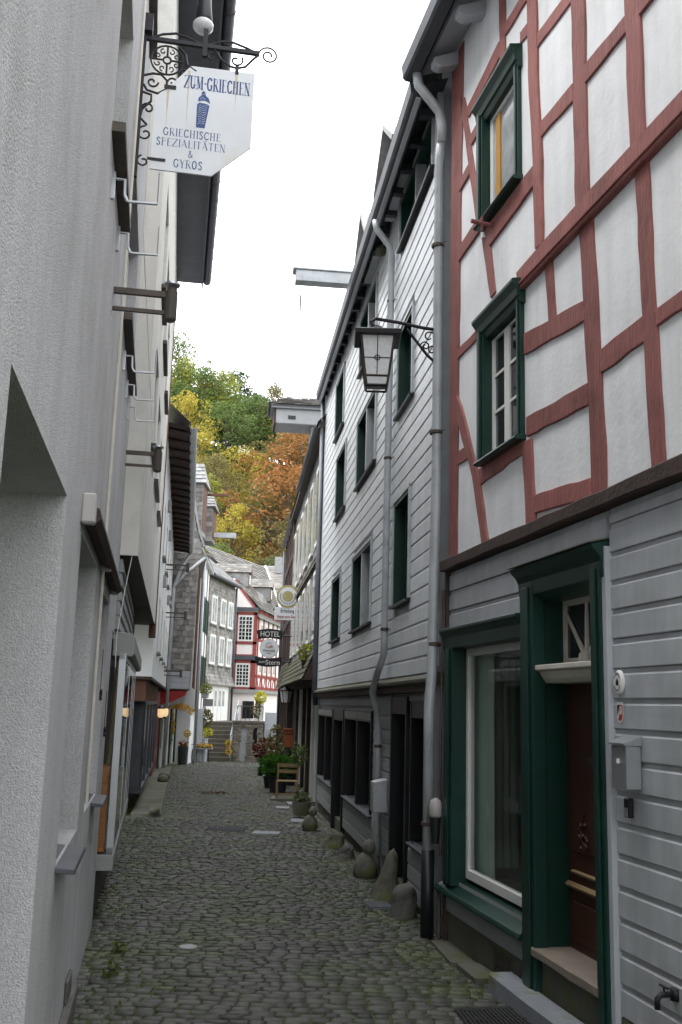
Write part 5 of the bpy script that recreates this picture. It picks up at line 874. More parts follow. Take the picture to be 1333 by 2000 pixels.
for i in range(7): MB().tube([T2(-4.5 + i * .2, -.15, 1.1), T2(-4.5 + i * .2, -.15, 1.75)], .015, 5).build('baluster', M['rustiron'], TR)
MB().tube([T2(-4.5, -.15, 1.75), T2(-3.3, -.15, 1.75)], .02, 5).build('rail', M['rustiron'], TR)
# ================================================================ slate house and dark house on the right
H6 = thing('slate_window_house', 'slate-hung house with tall white windows beyond the clapboard house', 'house', R3(6, 0, gz(28)))
MB().box(R3, 0, 12.1, -5, 0, 2.6, 8.2).build('upper_wall', M['slate'], H6)
slate_obj('wall_slates', M['slate'], H6, [(R3(12.1, .01, 2.9), R3(0, .01, 2.9), R3(0, .01, 8.2), R3(12.1, .01, 8.2))], h=.17, w=.22, jit=.02)
slate_obj('skirt_slates', M['mossslate'], H6, [(R3(12.1, .38, 2.45), R3(0, .38, 2.45), R3(0, .02, 3.3), R3(12.1, .02, 3.3)), (R3(12.1, .09, 5.15), R3(0, .09, 5.15), R3(0, .02, 5.5), R3(12.1, .02, 5.5))], h=.14, w=.2, jit=.02)
MB().extr(R3, [(0, 2.43), (.37, 2.43), (0, 3.28)], 0, 12.1).extr(R3, [(0, 5.13), (.08, 5.13), (0, 5.48)], 0, 12.1).build('skirt_boards', M['darkbeam'], H6)
for z, hh in ((5.6, 1.9), (3.4, 1.6)):
    for s_ in (.9, 2.9, 4.9, 6.9, 8.9, 10.7):
        w = MB().box(R3, s_, s_ + .95, .0, .09, z, z + hh).build('window', M['white'], H6); MB().box(R3, s_ + .1, s_ + .43, .09, .095, z + .1, z + hh - .1).build('pane', M['pane'], w); MB().box(R3, s_ + .52, s_ + .85, .09, .095, z + .1, z + hh - .1).build('pane', M['palepane'], w)
MB().box(R3, 11.9, 12.2, -.1, .10, -.4, 8.3).build('dark_post', M['darkbeam'], H6)
MB().box(R3, -.05, 12.1, -5, -.28, -.9, 2.6).build('ground_floor_wall', M['boarddark'], H6); MB().box(R3, -.05, 12.1, -.4, .1, 2.36, 2.46).build('jetty_beam', M['darkbeam'], H6)
for s_ in (.5, 2.0, 3.0, 4.4, 6.2, 8.2, 9.8, 11.4): MB().box(R3, s_, s_ + .16, -.28, -.18, -.6, 2.36).build('post', M['white'] if s_ in (3.0, 4.4, 9.8) else M['darkbeam'], H6)
dg = MB().box(R3, 4.6, 6.0, -.3, -.26, -.5, 1.75).build('green_door', M['green'], H6); MB().box(R3, .9, 1.9, -.27, -.2, -.4, 1.0).build('plank_screen', M['boarddark'], H6)
for i in range(6): MB().box(R3, .95 + i * .16, 1.09 + i * .16, -.2, -.17, -.4, 1.0).build('plank', M['boarddark'], H6)
MB().extr(R3, [(0, 8.35), (.2, 8.2), (.2, 8.1), (0, 8.12)], -.1, 12.3).build('eave', M['soffit'], H6); gutter(R3, [(-.1, .25, 8.15), (7, .25, 8.15)], M['darkzinc'], H6, .07)
m = MB(); m.quad(R3(-.2, .24, 8.22), R3(12.4, .24, 8.22), R3(12.4, -3.5, 12), R3(-.2, -3.5, 12)); m.quad(R3(-.2, -7, 8.1), R3(12.4, -7, 8.1), R3(12.4, -3.5, 12), R3(-.2, -3.5, 12)); m.build('roof', M['slate'], H6)
hd = MB().box(R3, 4.1, 4.9, -1.5, .12, 8.3, 9.4).build('hoist_dormer', M['slatewall'], H6)
slate_obj('dormer_slates', M['slatewall'], hd, [(R3(4.09, .12, 8.3), R3(4.09, -1.4, 8.3), R3(4.09, -1.4, 9.35), R3(4.09, .12, 9.35))], h=.17, w=.22)
MB().box(R3, 4.0, 4.95, -1.6, 1.12, 9.32, 9.74).build('hood', M['boarddark'], hd, bevel=.02); MB().box(R3, 3.92, 5.03, -1.7, 1.22, 9.74, 9.82).build('hood_cornice', M['boarddark'], hd); MB().box(R3, 3.985, 4.0, .55, .75, 9.45, 9.55).build('hood_slot', M['black'], hd); MB().box(R3, 3.99, 4.96, 1.08, 1.14, 9.31, 9.73).build('hood_end', M['darkbeam'], hd)
slate_obj('hood_roof', M['roofslate'], hd, [(R3(3.86, 1.28, 9.82), R3(3.86, -1.8, 9.82), R3(4.5, -1.8, 10.22), R3(4.5, .65, 10.22)), (R3(5.1, 1.28, 9.82), R3(3.86, 1.28, 9.82), R3(4.5, .65, 10.22), R3(4.52, .65, 10.22))], h=.16, w=.22, jit=.04, t=.025); m = MB(); m.quad(R3(3.86, 1.28, 9.8), R3(3.86, -1.8, 9.8), R3(4.5, -1.8, 10.18), R3(4.5, .65, 10.18)); m.quad(R3(5.1, 1.28, 9.8), R3(5.1, -1.8, 9.8), R3(4.5, -1.8, 10.18), R3(4.5, .65, 10.18)); m.quad(R3(5.1, 1.28, 9.8), R3(3.86, 1.28, 9.8), R3(4.5, .65, 10.18), R3(4.51, .65, 10.18)); m.build('hood_deck', M['slate'], hd)
H7 = thing('dark_framed_house', 'dark timber-framed house with white panels beside the hotel signs', 'house', R4(4, 0, gz(38)))
MB().box(R4, 0, 8.2, -5, 0, -.9, 8.6).build('wall', M['white_render'], H7)
for s_ in (.9, 2.3, 3.6, 5.2, 6.6, 7.9): MB().box(R4, s_, s_ + .28, -.02, .05, -.6, 8.5).build('timber', M['darkbeam'], H7)
for z in (2.4, 4.8, 7.0): MB().box(R4, 0, 8.2, -.02, .06, z, z + .25).build('rail', M['darkbeam'], H7)
slate_obj('apron_slates', M['mossslate'], H7, [(R4(8.2, .25, 2.45), R4(0, .25, 2.45), R4(0, .05, 3.4), R4(8.2, .05, 3.4))], h=.15, w=.2)
m = MB(); m.quad(R4(-.1, .22, 8.5), R4(8.4, .22, 8.5), R4(8.4, -3, 12), R4(-.1, -3, 12)); m.quad(R4(-.1, .22, 8.48), R4(8.4, .22, 8.48), R4(8.4, -.1, 8.5), R4(-.1, -.1, 8.5)); m.build('roof', M['slate'], H7); MB().tube([R4(8.25, .1, 8.3), R4(8.25, .1, -.7)], .06, 8).build('downpipe', M['darkzinc'], H7, smooth=True)
# ---------------------------------------------------------------- hotel signs
def words(txt, c, size, mt, parent, name='lettering', ang=0.0, wid=None):
    cu = bpy.data.curves.new('t', 'FONT'); cu.body = txt; cu.size = size; cu.align_x = 'CENTER'; cu.align_y = 'CENTER'; cu.extrude = .004
    ob = bpy.data.objects.new('t', cu); COL.objects.link(ob); bpy.context.view_layer.update()
    me = bpy.data.meshes.new_from_object(ob.evaluated_get(bpy.context.evaluated_depsgraph_get())); bpy.data.objects.remove(ob)
    if wid: 
        xs_ = [v.co.x for v in me.vertices]; k = wid / (max(xs_) - min(xs_))
        for v in me.vertices: v.co.x *= k
    me.materials.clear(); me.materials.append(mt); me.name = name; o = bpy.data.objects.new(name, me); COL.objects.link(o); BASE[o.name] = BASE[parent.name]
    o.parent = parent; o.location = Vector(c) - BASE[parent.name]; o.rotation_euler = (PI / 2, 0, ang); return o
B3 = lambda x, o, z: Vector((x, 31 - o, z))
bs = thing('brewery_sign', 'round gold brewery disc sign above a white name panel', 'sign', (-1.58, 31, 4.4))
def rdisc(f, x, z, r, o0, o1, n=28): return [[f(x + k * r * math.cos(a), h, z + k * r * math.sin(a)) for a in [2 * PI * i / n for i in range(n)]] for k, h in ((1, o0), (1, o1))]
MB().loft(rdisc(B3, -1.58, 5.19, .36, -.06, .05)).build('disc', M['gold'], bs); MB().loft(rdisc(B3, -1.58, 5.19, .29, .05, .058)).build('ring', M['signwhite'], bs); MB().loft(rdisc(B3, -1.58, 5.19, .17, .058, .064)).build('centre', M['gold'], bs)
m = MB()
for i in range(17):
    a = -PI * 1.1 + i * PI * 1.2 / 16; x, z = -1.58 + .23 * math.cos(a), 5.19 + .23 * math.sin(a); m.box(B3, x - .014, x + .014, .058, .062, z - .02, z + .02)
m.build('ring_letters', M['blue'], bs)
pn = MB().box(B3, -1.98, -1.20, -.04, .04, 4.46, 4.86).build('panel', M['signwhite'], bs); words('Erholung', (-1.58, 30.955, 4.74), .17, M['black'], pn, wid=.42); words('Hotel zum Stern', (-1.58, 30.955, 4.56), .13, M['red'], pn, wid=.62); MB().tube([(-1.3, 31, 5.3), (-1.2, 31.1, 5.3)], .03, 6).tube([(-1.9, 31, 4.9), (-2.02, 30.98, 4.75)], .03, 6).build('bracket', M['iron'], bs)
hs_ = thing('hotel_sign', 'stacked black hotel sign with white round cafe disc between two banners', 'sign', (-2.2, 33, 3.1)); B4 = lambda x, o, z: Vector((x, 33 - o, z))
def banner(zc, w0, w1, h, sg):
    top, bot = [], []
    for i in range(9): t = i / 8; x = w0 + (w1 - w0) * t; dz = sg * .05 * math.sin(PI * t); top.append((x, zc + h / 2 + dz)); bot.append((x, zc - h / 2 + dz))
    return MB().prism(B4, [(w0 - .06, zc + h / 2)] + top + [(w1 + .05, zc + h / 2 - .02)] + [(w1 + .02, zc - h / 2)] + bot[::-1] + [(w0 + .02, zc - h / 2)], -.03, .03)
b1 = banner(4.12, -2.62, -1.85, .30, 1).build('banner', M['iron'], hs_); words('HOTEL', (-2.22, 32.965, 4.14), .24, M['white'], b1, wid=.64)
MB().loft(rdisc(B4, -2.24, 3.68, .30, -.03, .03)).build('round_sign', M['signwhite'], hs_); rs = MB().loft(rdisc(B4, -2.24, 3.68, .315, -.025, .022)).build('rim', M['zinc'], hs_); words('Café', (-2.24, 32.965, 3.74), .14, M['red'], rs); words('Vennzeit', (-2.24, 32.965, 3.61), .12, M['black'], rs, wid=.42); MB().prism(B4, [(-2.36, 3.84), (-2.24, 3.87), (-2.12, 3.84), (-2.24, 3.85)], .03, .036).prism(B4, [(-2.34, 3.53), (-2.24, 3.50), (-2.14, 3.53), (-2.24, 3.52)], .03, .036).build('ornament', M['black'], rs)
b2 = banner(3.27, -2.65, -1.85, .28, -1).build('banner', M['iron'], hs_); words('zum', (-2.45, 32.965, 3.24), .13, M['white'], b2); words('Stern', (-2.1, 32.965, 3.22), .22, M['white'], b2, wid=.46); MB().tube([(-1.82, 33, 4.1), (-1.42, 33, 4.1)], .025, 6).tube([(-1.85, 33, 3.26), (-1.42, 33, 3.26)], .025, 6).tube([(-1.9, 33, 4.0), (-1.9, 33, 3.3)], .015, 5).build('bracket', M['iron'], hs_)
# ================================================================ plants and small things
def leaves(mb, c, rad, n, size, rr=R, up=0.0):
    c = Vector(c)
    for _ in range(n):
        while True:
            d = Vector((rr.uniform(-1, 1), rr.uniform(-1, 1), rr.uniform(-1, 1)))
            if .15 < d.length < 1: break
        d = d.normalized() * (d.length ** .45); p = c + Vector((d.x * rad[0], d.y * rad[1], d.z * rad[2]))
        a = Vector((rr.gauss(0, 1), rr.gauss(0, 1), rr.gauss(0, .6) + up)).normalized(); b = a.cross(Vector((rr.gauss(0, 1), rr.gauss(0, 1), rr.gauss(0, 1)))).normalized(); s = size * rr.uniform(.6, 1.3)
        mb.add([p - a * s, p + b * s * .5, p + a * s, p - b * s * .5], [(0, 1, 2, 3)], rr.random())
def plant(name, label, x, y, z0, rad, n, size, mt, pot=None, potm=None, group=None, cat='plant', base=None):
    t = thing(name, label, cat, (x, y, z0), group)
    if pot: MB().lathe((x, y, z0), [(pot[0] * .8, 0), (pot[0], pot[1]), (pot[0] * .92, pot[1]), (pot[0] * .85, pot[1] - .05)], 14).build('pot', potm or M['darkpot'], t)
    h = pot[1] if pot else 0; m = MB(); leaves(m, (x, y, z0 + h + rad[2] * .75), rad, n, size); m.build('foliage', mt, t, fix=False)
    m = MB()
    for i in range(6): a = R.uniform(0, 6.28); m.tube([(x, y, z0 + h - .03), (x + rad[0] * .6 * math.cos(a), y + rad[1] * .6 * math.sin(a), z0 + h + rad[2] * R.uniform(.6, 1.3))], .008, 4)
    m.build('stem', M['bark'], t); return t
plant('hosta_pot', 'bright green leafy plant in a large dark pot on the right', -1.48, 27.4, gz(27.4), (.42, .42, .30), 260, .12, M['leafbright'], (.26, .42))
plant('shrub', 'second bright green clump behind the potted plant', -1.75, 29.2, gz(29), (.4, .4, .35), 200, .12, M['leafbright'], (.25, .3))
plant('boxwood', 'dark leafy plant behind the slatted chair', -1.35, 30.5, gz(30), (.35, .4, .55), 240, .09, M['leafdark'], (.25, .4))
plant('autumn_shrub', 'red-leaved shrub beside the terrace wall', -2.75, 41.5, gz(41), (.55, .5, .45), 320, .09, M['leafred'], (.3, .35))
plant('climber', 'tall dark climbing shrub by the dark framed house', -2.25, 39.0, gz(39), (.35, .5, 1.0), 420, .09, M['leafolive'])
plant('low_plants', 'low dark planting at the foot of the terrace wall', -3.0, 45.4, gz(45), (.5, .3, .25), 160, .08, M['leafdark'])
plant('hanging_plant', 'trailing plant on the post before the slate house', -.80, 24.0, .55, (.20, .22, .25), 130, .06, M['leafgreen'])
plant('window_box', 'green plant in a dark hanging pot under the slate windows', -.70, 23.6, 2.72, (.22, .3, .22), 130, .07, M['leaflime'], (.14, .2))
plant('trough_plant', 'small dark plant in the mossy stone trough', -.62, 20.6, gz(20.6) + .05, (.16, .16, .12), 70, .05, M['leafdark'], (.20, .26), M['mossstone'])
plant('weed', 'small green weed at the foot of the roughcast wall', -1.62, 7.95, gz(8), (.07, .07, .06), 60, .022, M['leafgreen'])
plant('weed', 'tiny weed tuft further along the roughcast wall', -1.72, 8.7, gz(8.7), (.06, .06, .05), 30, .03, M['leafgreen'])
# moss and grass tufts in the joints along the walls
m = MB()
for _ in range(6500):
    y = 6 + 30 * R.random() ** 2; side = R.random(); x = XL(y) + abs(R.gauss(0, .30)) + .03 if side < .5 else XR(y) - abs(R.gauss(0, .30)) - .03
    a = R.uniform(0, 6.28); h = R.uniform(.004, .018); w = R.uniform(.006, .02); b = Vector((x, y, gz(y) - .014)); d = Vector((math.cos(a), math.sin(a), 0))
    m.add([b - d * w, b + d * w, b + d * w * .3 + Vector((R.uniform(-.012, .012), R.uniform(-.012, .012), h + .014))], [(0, 1, 2)], R.random())
tag(m.build('moss', M['leafgreen'], fix=False), 'green moss and grass tufts in the joints along both walls', 'moss', kind='stuff')
# autumn leaves on the cobbles
lf = thing('leaf_heap', 'small heap of reddish fallen leaves on the cobbles', 'leaves', (-3.0, 26.3, gz(26.3))); m = MB()
for i in range(60): x, y = -3.0 + R.gauss(0, .22), 26.3 + R.gauss(0, .2); a = R.uniform(0, 6.28); s = .05; z = gz(y) + .012 + R.uniform(0, .03); m.quad((x - s * math.cos(a), y - s * math.sin(a), z), (x + s * math.sin(a) * .6, y - s * math.cos(a) * .6, z + .01), (x + s * math.cos(a), y + s * math.sin(a), z), (x - s * math.sin(a) * .6, y + s * math.cos(a) * .6, z + .015))
m.build('fallen_leaves', M['leafred'], lf, fix=False)
# slatted folding chair
CH = thing('folding_chair', 'weathered wooden slatted folding chair by the right wall', 'chair', (-1.12, 24.9, gz(24.9)))
C = lambda x, o, z: Vector((-1.12 + x, 24.9 - o, gz(24.9) + z))
for x in (-.26, .22): MB().box(C, x, x + .04, -.22, -.18, 0, .85).build('leg', M['chairwood'], CH); MB().box(C, x, x + .04, .18, .22, 0, .44).build('leg', M['chairwood'], CH); MB().box(C, x, x + .04, -.2, .2, .40, .44).build('seat_rail', M['chairwood'], CH)
for i in range(5): MB().box(C, -.24, .24, -.18 + i * .078, -.12 + i * .078, .44, .46).build('slat', M['chairwood'], CH)
for z in (.62, .76): MB().box(C, -.22, .22, -.215, -.19, z, z + .08).build('back_slat', M['chairwood'], CH)
MB().box(C, -.22, .22, .19, .21, .14, .18).build('stretcher', M['chairwood'], CH)
cr = thing('wooden_pallet', 'low mossy wooden board under the slatted chair', 'board', (-1.1, 24.9, gz(25))); MB().box(WORLD, -1.5, -.7, 24.6, 25.3, gz(25) - .01, gz(25) + .06).build('board', M['mossstone'], cr, bevel=.01)
rm = thing('red_mailbox', 'rust red box on the wall behind the plants', 'mailbox', (-1.35, 30, .6)); MB().box(WORLD, -1.5, -1.2, 29.85, 30.0, .65, 1.15).build('body', M['rustbox'], rm, bevel=.01); MB().box(WORLD, -1.52, -1.18, 29.82, 30.02, 1.15, 1.20).build('lid', M['rustbox'], rm); MB().box(WORLD, -1.46, -1.24, 29.84, 29.851, 1.03, 1.06).build('slot', M['black'], rm)
wl = thing('hanging_lantern', 'white glass lantern under the slate skirt', 'lantern', (-1.45, 30, 2.0)); 
for i in range(6): a0, a1 = 2 * PI * i / 6, 2 * PI * (i + 1) / 6; c = Vector((-1.48, 30, 1.95)); MB().quad(c + Vector((.13 * math.cos(a0), .13 * math.sin(a0), 0)), c + Vector((.13 * math.cos(a1), .13 * math.sin(a1), 0)), c + Vector((.19 * math.cos(a1), .19 * math.sin(a1), .34)), c + Vector((.19 * math.cos(a0), .19 * math.sin(a0), .34))).build('glass_pane', M['white'], wl); MB().tube([c + Vector((.13 * math.cos(a0), .13 * math.sin(a0), 0)), c + Vector((.19 * math.cos(a0), .19 * math.sin(a0), .34))], .012, 4).build('frame_bar', M['iron'], wl)
MB().lathe((-1.48, 30, 2.28), [(.21, 0), (.2, .03), (.05, .12), (.02, .25)], 6).build('cap', M['iron'], wl)
# kerb boulders at the left shopfront
for i, (x, y, r) in enumerate(((-4.9, 29.5, .16), (-5.05, 30.6, .18), (-3.45, 20.0, .12))):
    tag(MB().lathe((x, y, gz(y) + .05), [(r * .8, 0), (r, r * .5), (r * .8, r), (r * .3, r * 1.25)], 10, jit=.1).build('kerb_boulder', M['stone'], None, smooth=True, loc=(x, y, gz(y))), ['pale boulder at the foot of the dark shop window', 'larger pale boulder behind the first one', 'small stone block at the near end of the left pavement'][i], 'stone', 'boulders along the left pavement')
# sunflowers, garlands and planters around the stairs
def flower(t, c, r, nrm=(0, -1, 0)):
    c = Vector(c); n = Vector(nrm).normalized(); a = n.cross(Vector((0, 0, 1))).normalized(); b = a.cross(n); m = MB()
    for i in range(12): t_ = 2 * PI * i / 12; d = a * math.cos(t_) + b * math.sin(t_); e = a * -math.sin(t_) + b * math.cos(t_); m.add([c + d * r * .3, c + d * r * .7 + e * r * .2 + n * .01, c + d * r * 1.1, c + d * r * .7 - e * r * .2 + n * .01], [(0, 1, 2, 3)], R.random())
    m.build('petals', M['petal'], t, fix=False); MB().lathe(c - Vector((0, 0, .02)) + n * .01, [(r * .38, 0), (r * .42, .02), (r * .3, .04)], 9).build('flower_head', M['brown'], t)
ga = thing('flower_garland', 'yellow flower garland hung over the white shop door on the left', 'garland', (-6.2, 40.6, 1.6)); m = MB()
for i in range(9): t = i / 8; leaves(m, (-6.55 + .85 * t, 40.3, 1.35 + .35 * math.sin(PI * (.25 + .6 * t))), (.15, .14, .13), 24, .055)
m.build('blossoms', M['petal'], ga, fix=False); m = MB(); leaves(m, (-6.45, 40.3, 1.0), (.12, .1, .45), 110, .06); m.build('trailing_blossoms', M['petal'], ga, fix=False); m = MB(); leaves(m, (-6.5, 40.35, .7), (.15, .1, .5), 120, .06); m.build('foliage', M['leafgreen'], ga, fix=False)
for x, y, z, lb in ((-5.95, 41.2, .62, 'single sunflower on the pale pilaster'), (-4.70, 45.3, .12, 'upper sunflower on the stair railing'), (-4.66, 45.25, -.22, 'lower sunflower on the stair railing'), (-6.55, 39.9, .75, 'sunflower beside the white shop door')): t = thing('sunflower', lb, 'flower', (x, y, z - .2), 'sunflower decorations'); flower(t, (x, y, z), .17); MB().tube([(x, y + .02, z), (x + .02, y + .05, z - .25)], .012, 4).build('stem', M['leafgreen'], t)
plant('planter', 'square dark planter with autumn flowers before the white shop', -6.15, 41.6, gz(41.6), (.2, .2, .15), 90, .06, M['leaforange'], (.22, .72), M['darkpot'], cat='planter')
bt = thing('flower_bench', 'small table with orange flowers at the foot of the stairs', 'table', (-5.75, 44.6, gz(44.6))); MB().box(WORLD, -6.1, -5.3, 44.3, 44.7, -.12, -.06).build('top', M['greypanel'], bt)
for x in (-6.0, -5.45): MB().tube([(x, 44.5, -.1), (x, 44.5, gz(44.5))], .03, 5).build('leg', M['iron'], bt)
fb = thing('flower_bowl', 'low bowl of orange flowers on the small table', 'flowers', (-5.7, 44.5, -.06)); m = MB(); leaves(m, (-5.65, 44.5, .02), (.38, .15, .1), 130, .06); m.build('blossoms', M['petal'], fb, fix=False); MB().box(WORLD, -6.0, -5.35, 44.4, 44.6, -.06, -.01).build('bowl', M['darkpot'], fb)
bk = thing('parked_bicycle', 'dark bicycle leaning by the planter at the stairs', 'bicycle', (-5.95, 43.6, gz(43.6)))
for y in (43.3, 44.1): MB().tube([(-5.98, y + .28 * math.cos(a), gz(43.6) + .30 + .28 * math.sin(a)) for a in [2 * PI * i / 18 for i in range(19)]], .02, 5).build('wheel', M['iron'], bk)
MB().tube([(-5.98, 43.3, -.35), (-5.98, 43.5, .0), (-5.98, 43.95, .02), (-5.98, 44.1, -.35), (-5.98, 43.7, -.36), (-5.98, 43.5, .0)], .018, 5).build('frame', M['iron'], bk); MB().lathe((-5.98, 43.95, .06), [(.03, 0), (.07, .03), (.03, .06)], 8).build('saddle', M['black'], bk); MB().tube([(-6.2, 43.45, .12), (-5.98, 43.5, .1), (-5.76, 43.45, .12)], .014, 5).build('handlebar', M['iron'], bk)
pt = thing('broom_bouquet', 'tall bouquet of dry stems and yellow blossom left of the stairs', 'bouquet', (-5.72, 44.9, .35)); m = MB(); leaves(m, (-5.68, 44.8, .60), (.34, .2, .22), 160, .07); m.build('blossoms', M['lemon'], pt, fix=False); m = MB(); leaves(m, (-5.7, 44.85, 1.15), (.32, .2, .45), 240, .08, up=1.2); m.build('foliage', M['leafolive'], pt, fix=False); MB().lathe((-5.7, 44.85, gz(44.9)), [(.12, 0), (.14, .9), (.16, 1.0)], 10).build('vase', M['trimgrey'], pt)
plant('hanging_basket', 'pale yellow flowers in a hanging grey box on the shuttered house', -5.55, 43.0, 2.05, (.3, .3, .25), 130, .07, M['leaflime'], (.18, .2), M['zinc']); hb2 = thing('grey_notice', 'plain slate grey notice panel below the hanging basket', 'notice', (-5.45, 43, 1.7)); MB().box(WORLD, -5.62, -5.2, 42.96, 43.0, 1.72, 2.02).build('panel', M['greypanel'], hb2)
yf = thing('tall_yellow_plant', 'yellow blooming plant on the terrace wall', 'plant', (-3.5, 46.5, 1.1)); m = MB(); leaves(m, (-3.45, 46.5, 2.15), (.28, .25, .28), 200, .08); m.build('blossoms', M['lemon'], yf, fix=False); m = MB(); leaves(m, (-3.6, 46.5, 1.6), (.22, .2, .4), 140, .08); m.build('foliage', M['leafolive'], yf, fix=False); MB().tube([(-3.5, 46.5, 1.1), (-3.45, 46.5, 2.0)], .02, 5).build('stem', M['bark'], yf)
# ================================================================ wooded hillside
def hz(x, y):
    y = min(y, 112 + .12 * max(0, y - 112)); return -1.2 + max(0, y - 66) * .66 + max(0, -x - 4) * .22 * min(1, max(0, y - 66) / 30) - max(0, x + 2) * .10 * min(1, max(0, y - 66) / 30)
m = MB(); nx, ny = 30, 22; pts = [[Vector((-110 + 220 * i / nx, 66 + 110 * j / ny, 0)) for i in range(nx + 1)] for j in range(ny + 1)]
for row in pts:
    for p in row: p.z = hz(p.x, p.y) + R.uniform(-.5, .5)
for j in range(ny):
    for i in range(nx): m.quad(pts[j][i], pts[j][i + 1], pts[j + 1][i + 1], pts[j + 1][i])
tag(m.build('hillside', mat('forest_floor', (.06, .06, .028), .95, .4, .4, col2=(.09, .06, .025), c2scale=.2)), kind='structure')
TV = []
for v in range(7):
    rr = random.Random(100 + v); m = MB(); H = 1.0
    cl = []
    for k in range(52):
        a = rr.uniform(0, 6.28); h = rr.random(); env = (1 - abs(h - .42) ** 1.6 * 1.7) * (.55 + .45 * rr.random()); rad = max(.08, env) * (rr.random() ** .4) * .5
        cl.append((rad * math.cos(a), rad * math.sin(a), .26 + .74 * h, rr.uniform(.07, .14)))
    for (x, y, z, s) in cl: leaves(m, (x, y, z), (s * 1.1, s * 1.1, s * .75), 84, .0165, rr)
    me = bpy.data.meshes.new('crown'); me.from_pydata(m.v, [], m.f); at = me.attributes.new('rnd', 'FLOAT', 'FACE'); at.data.foreach_set('value', m.a); me.materials.append(M['leafgreen'])
    b = MB(); b.tube([(0, 0, -.05), (.01, 0, .3), (-.01, .01, .6), (0, 0, .9)], [.022, .016, .010, .003], 6)
    for (x, y, z, s) in cl[:16]: b.tube([(0, 0, max(.12, z - .25)), (x * .6, y * .6, z - .06), (x, y, z)], [.008, .005, .002], 4)
    tm = bpy.data.meshes.new('trunk'); tm.from_pydata(b.v, [], b.f); tm.materials.append(M['bark']); TV.append((me, tm))
NAMES = {'leafgreen': 'green', 'leafdark': 'dark green', 'leafyellow': 'golden yellow', 'leaflime': 'yellow-green', 'leaforange': 'rust orange', 'leafolive': 'thin olive brown'}
tcount = 0
def tree(x, y, H, mk, v, lab, wf=1.0):
    global tcount
    z = hz(x, y); t = thing('broadleaf_tree', lab, 'tree', (x, y, z), 'trees on the wooded hillside'); tcount += 1
    me, tm = TV[v % len(TV)]; ro = R.uniform(0, 6.28)
    for nm, d in (('crown', me), ('trunk', tm)):
        o = bpy.data.objects.new(nm, d); COL.objects.link(o); o.parent = t; o.scale = (H * wf, H * wf, H); o.rotation_euler = (0, 0, ro)
        if nm == 'crown': o.material_slots[0].link = 'OBJECT'; o.material_slots[0].material = M[mk]
def at(u, v, y):        # plan position of a tree that stands in a given direction
    d = fw + r_ * ((u - 666.5) / 1944) - u_ * ((v - 1000) / 1944); k = y / d.y; return d.x * k, EYE + d.z * k
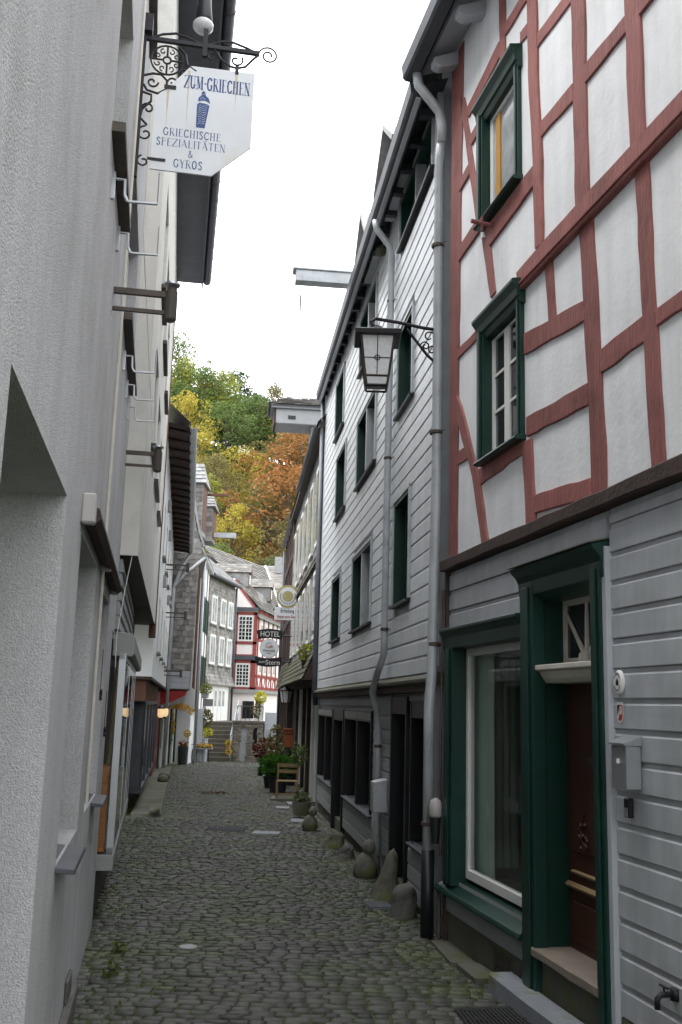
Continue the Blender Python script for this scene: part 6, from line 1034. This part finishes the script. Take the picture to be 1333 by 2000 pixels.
KEY = [(405, 1060, 76, 8, 'leafgreen', 'green tree rising behind the hoist beam of the slate gable house', .9), (395, 990, 86, 8, 'leaflime', 'yellow-green tree right of the slate dormers', .9), (625, 990, 88, 9, 'leafdark', 'dark tree behind the eave of the slate window house', 1.0), (640, 940, 96, 9, 'leafolive', 'olive tree beside the far downpipe', 1.0), (350, 690, 113, 12, 'leafgreen', 'tallest tree at the top left of the skyline', .7), (430, 860, 110, 9, 'leaflime', 'light yellow-green tree high on the slope', .9), (470, 1085, 72, 8.5, 'leaflime', 'large yellow-green tree just above the slate roofs', .95), (430, 1100, 70, 6.0, 'leafdark', 'dark green tree at the left above the slate roofs', 1.0), (545, 1090, 74, 8, 'leafdark', 'dark green tree behind the dark framed house', 1.0), (500, 1105, 69, 4.5, 'leafgreen', 'small green tree behind the roof ridge', 1.1),
 (455, 1015, 82, 8, 'leafyellow', 'golden tree top above the yellow-green tree', .8), (560, 990, 84, 11.5, 'leaforange', 'rust orange tree in the middle of the slope', 1.05), (590, 1020, 80, 9, 'leafolive', 'brown-green tree at the right edge of the slope', .9), (520, 1000, 88, 8, 'leafolive', 'thin olive tree left of the rust orange tree', .9),
 (470, 950, 92, 8.5, 'leafyellow', 'golden yellow tree in the middle of the slope', .8), (420, 960, 90, 8, 'leafolive', 'thin brownish tree above the slate dormers', .9), (590, 940, 93, 12, 'leaforange', 'second rust orange tree under the hoist hood', 1.0), (545, 905, 98, 8.5, 'leafolive', 'faded brown tree below the skyline', .9), (385, 900, 95, 8, 'leafyellow', 'yellow tree behind the dark left eave', .75), (360, 870, 99, 9.5, 'leafyellow', 'bright yellow tree beside the left eave', .8),
 (440, 885, 102, 9, 'leafgreen', 'pale green tree in the upper middle of the slope', .95), (500, 880, 106, 8.5, 'leafgreen', 'green tree under the skyline', .9), (400, 840, 108, 9.5, 'leafgreen', 'green tree above the bright yellow tree', .9), (365, 800, 112, 9, 'leaflime', 'yellow-green tree at the upper left', .85), (460, 815, 114, 9, 'leafdark', 'dark green tree on the skyline', 1.0), (495, 800, 118, 8, 'leafdark', 'rounded dark tree on the skyline right of centre', 1.0),
 (535, 815, 117, 9.5, 'leafolive', 'sparse thin tree standing against the sky', .6), (350, 745, 120, 10, 'leafgreen', 'tall green tree at the left end of the skyline', .8), (410, 775, 120, 8.5, 'leafgreen', 'green tree on the left skyline', .85), (575, 870, 108, 7, 'leafolive', 'low brown tree behind the hoist hood', 1.0), (610, 870, 104, 7.5, 'leafgreen', 'green tree hidden behind the hoist hood', 1.0), (520, 945, 96, 6.5, 'leaflime', 'small yellow-green tree among the golden ones', .9), (570, 1060, 77, 7, 'leafgreen', 'green tree low behind the eave of the slate house', 1.0)]
KEY += [(u_k, 900, 108 + (i_k % 3), 6.8, ('leafgreen', 'leafdark', 'leafolive', 'leaflime')[i_k % 4], 'low %s understorey tree %s' % (('green', 'dark green', 'olive', 'yellow-green')[i_k % 4], w_k), 1.5) for i_k, (u_k, w_k) in enumerate(((345, 'at the left end of the crest'), (375, 'under the tall left skyline trees'), (405, 'on the left crest'), (432, 'below the dark skyline tree'), (460, 'in the middle of the crest'), (490, 'right of the middle of the crest'), (520, 'under the sparse thin tree'), (550, 'on the right crest'), (580, 'behind the hoist hood'), (612, 'at the right end of the crest')))]
for i, (u, v, y, H, mk, lb, wf) in enumerate(KEY): x, _ = at(u, v, y); tree(x, y, H, mk, i, lb, wf)
for i, (x, y, H, mk) in enumerate(((-30, 80, 9, 'leafgreen'), (-34, 95, 10, 'leafdark'), (-26, 92, 9, 'leafolive'), (-38, 110, 10, 'leafgreen'), (-29, 108, 10, 'leaflime'), (-25, 76, 8, 'leafdark'), (6, 76, 9, 'leafdark'), (10, 86, 9, 'leafolive'), (5, 95, 9, 'leafgreen'), (12, 104, 10, 'leaforange'), (3, 108, 9, 'leafgreen'))):
    tree(x, y, H, mk, i, 'broadleaf tree of the hillside hidden behind the house fronts')
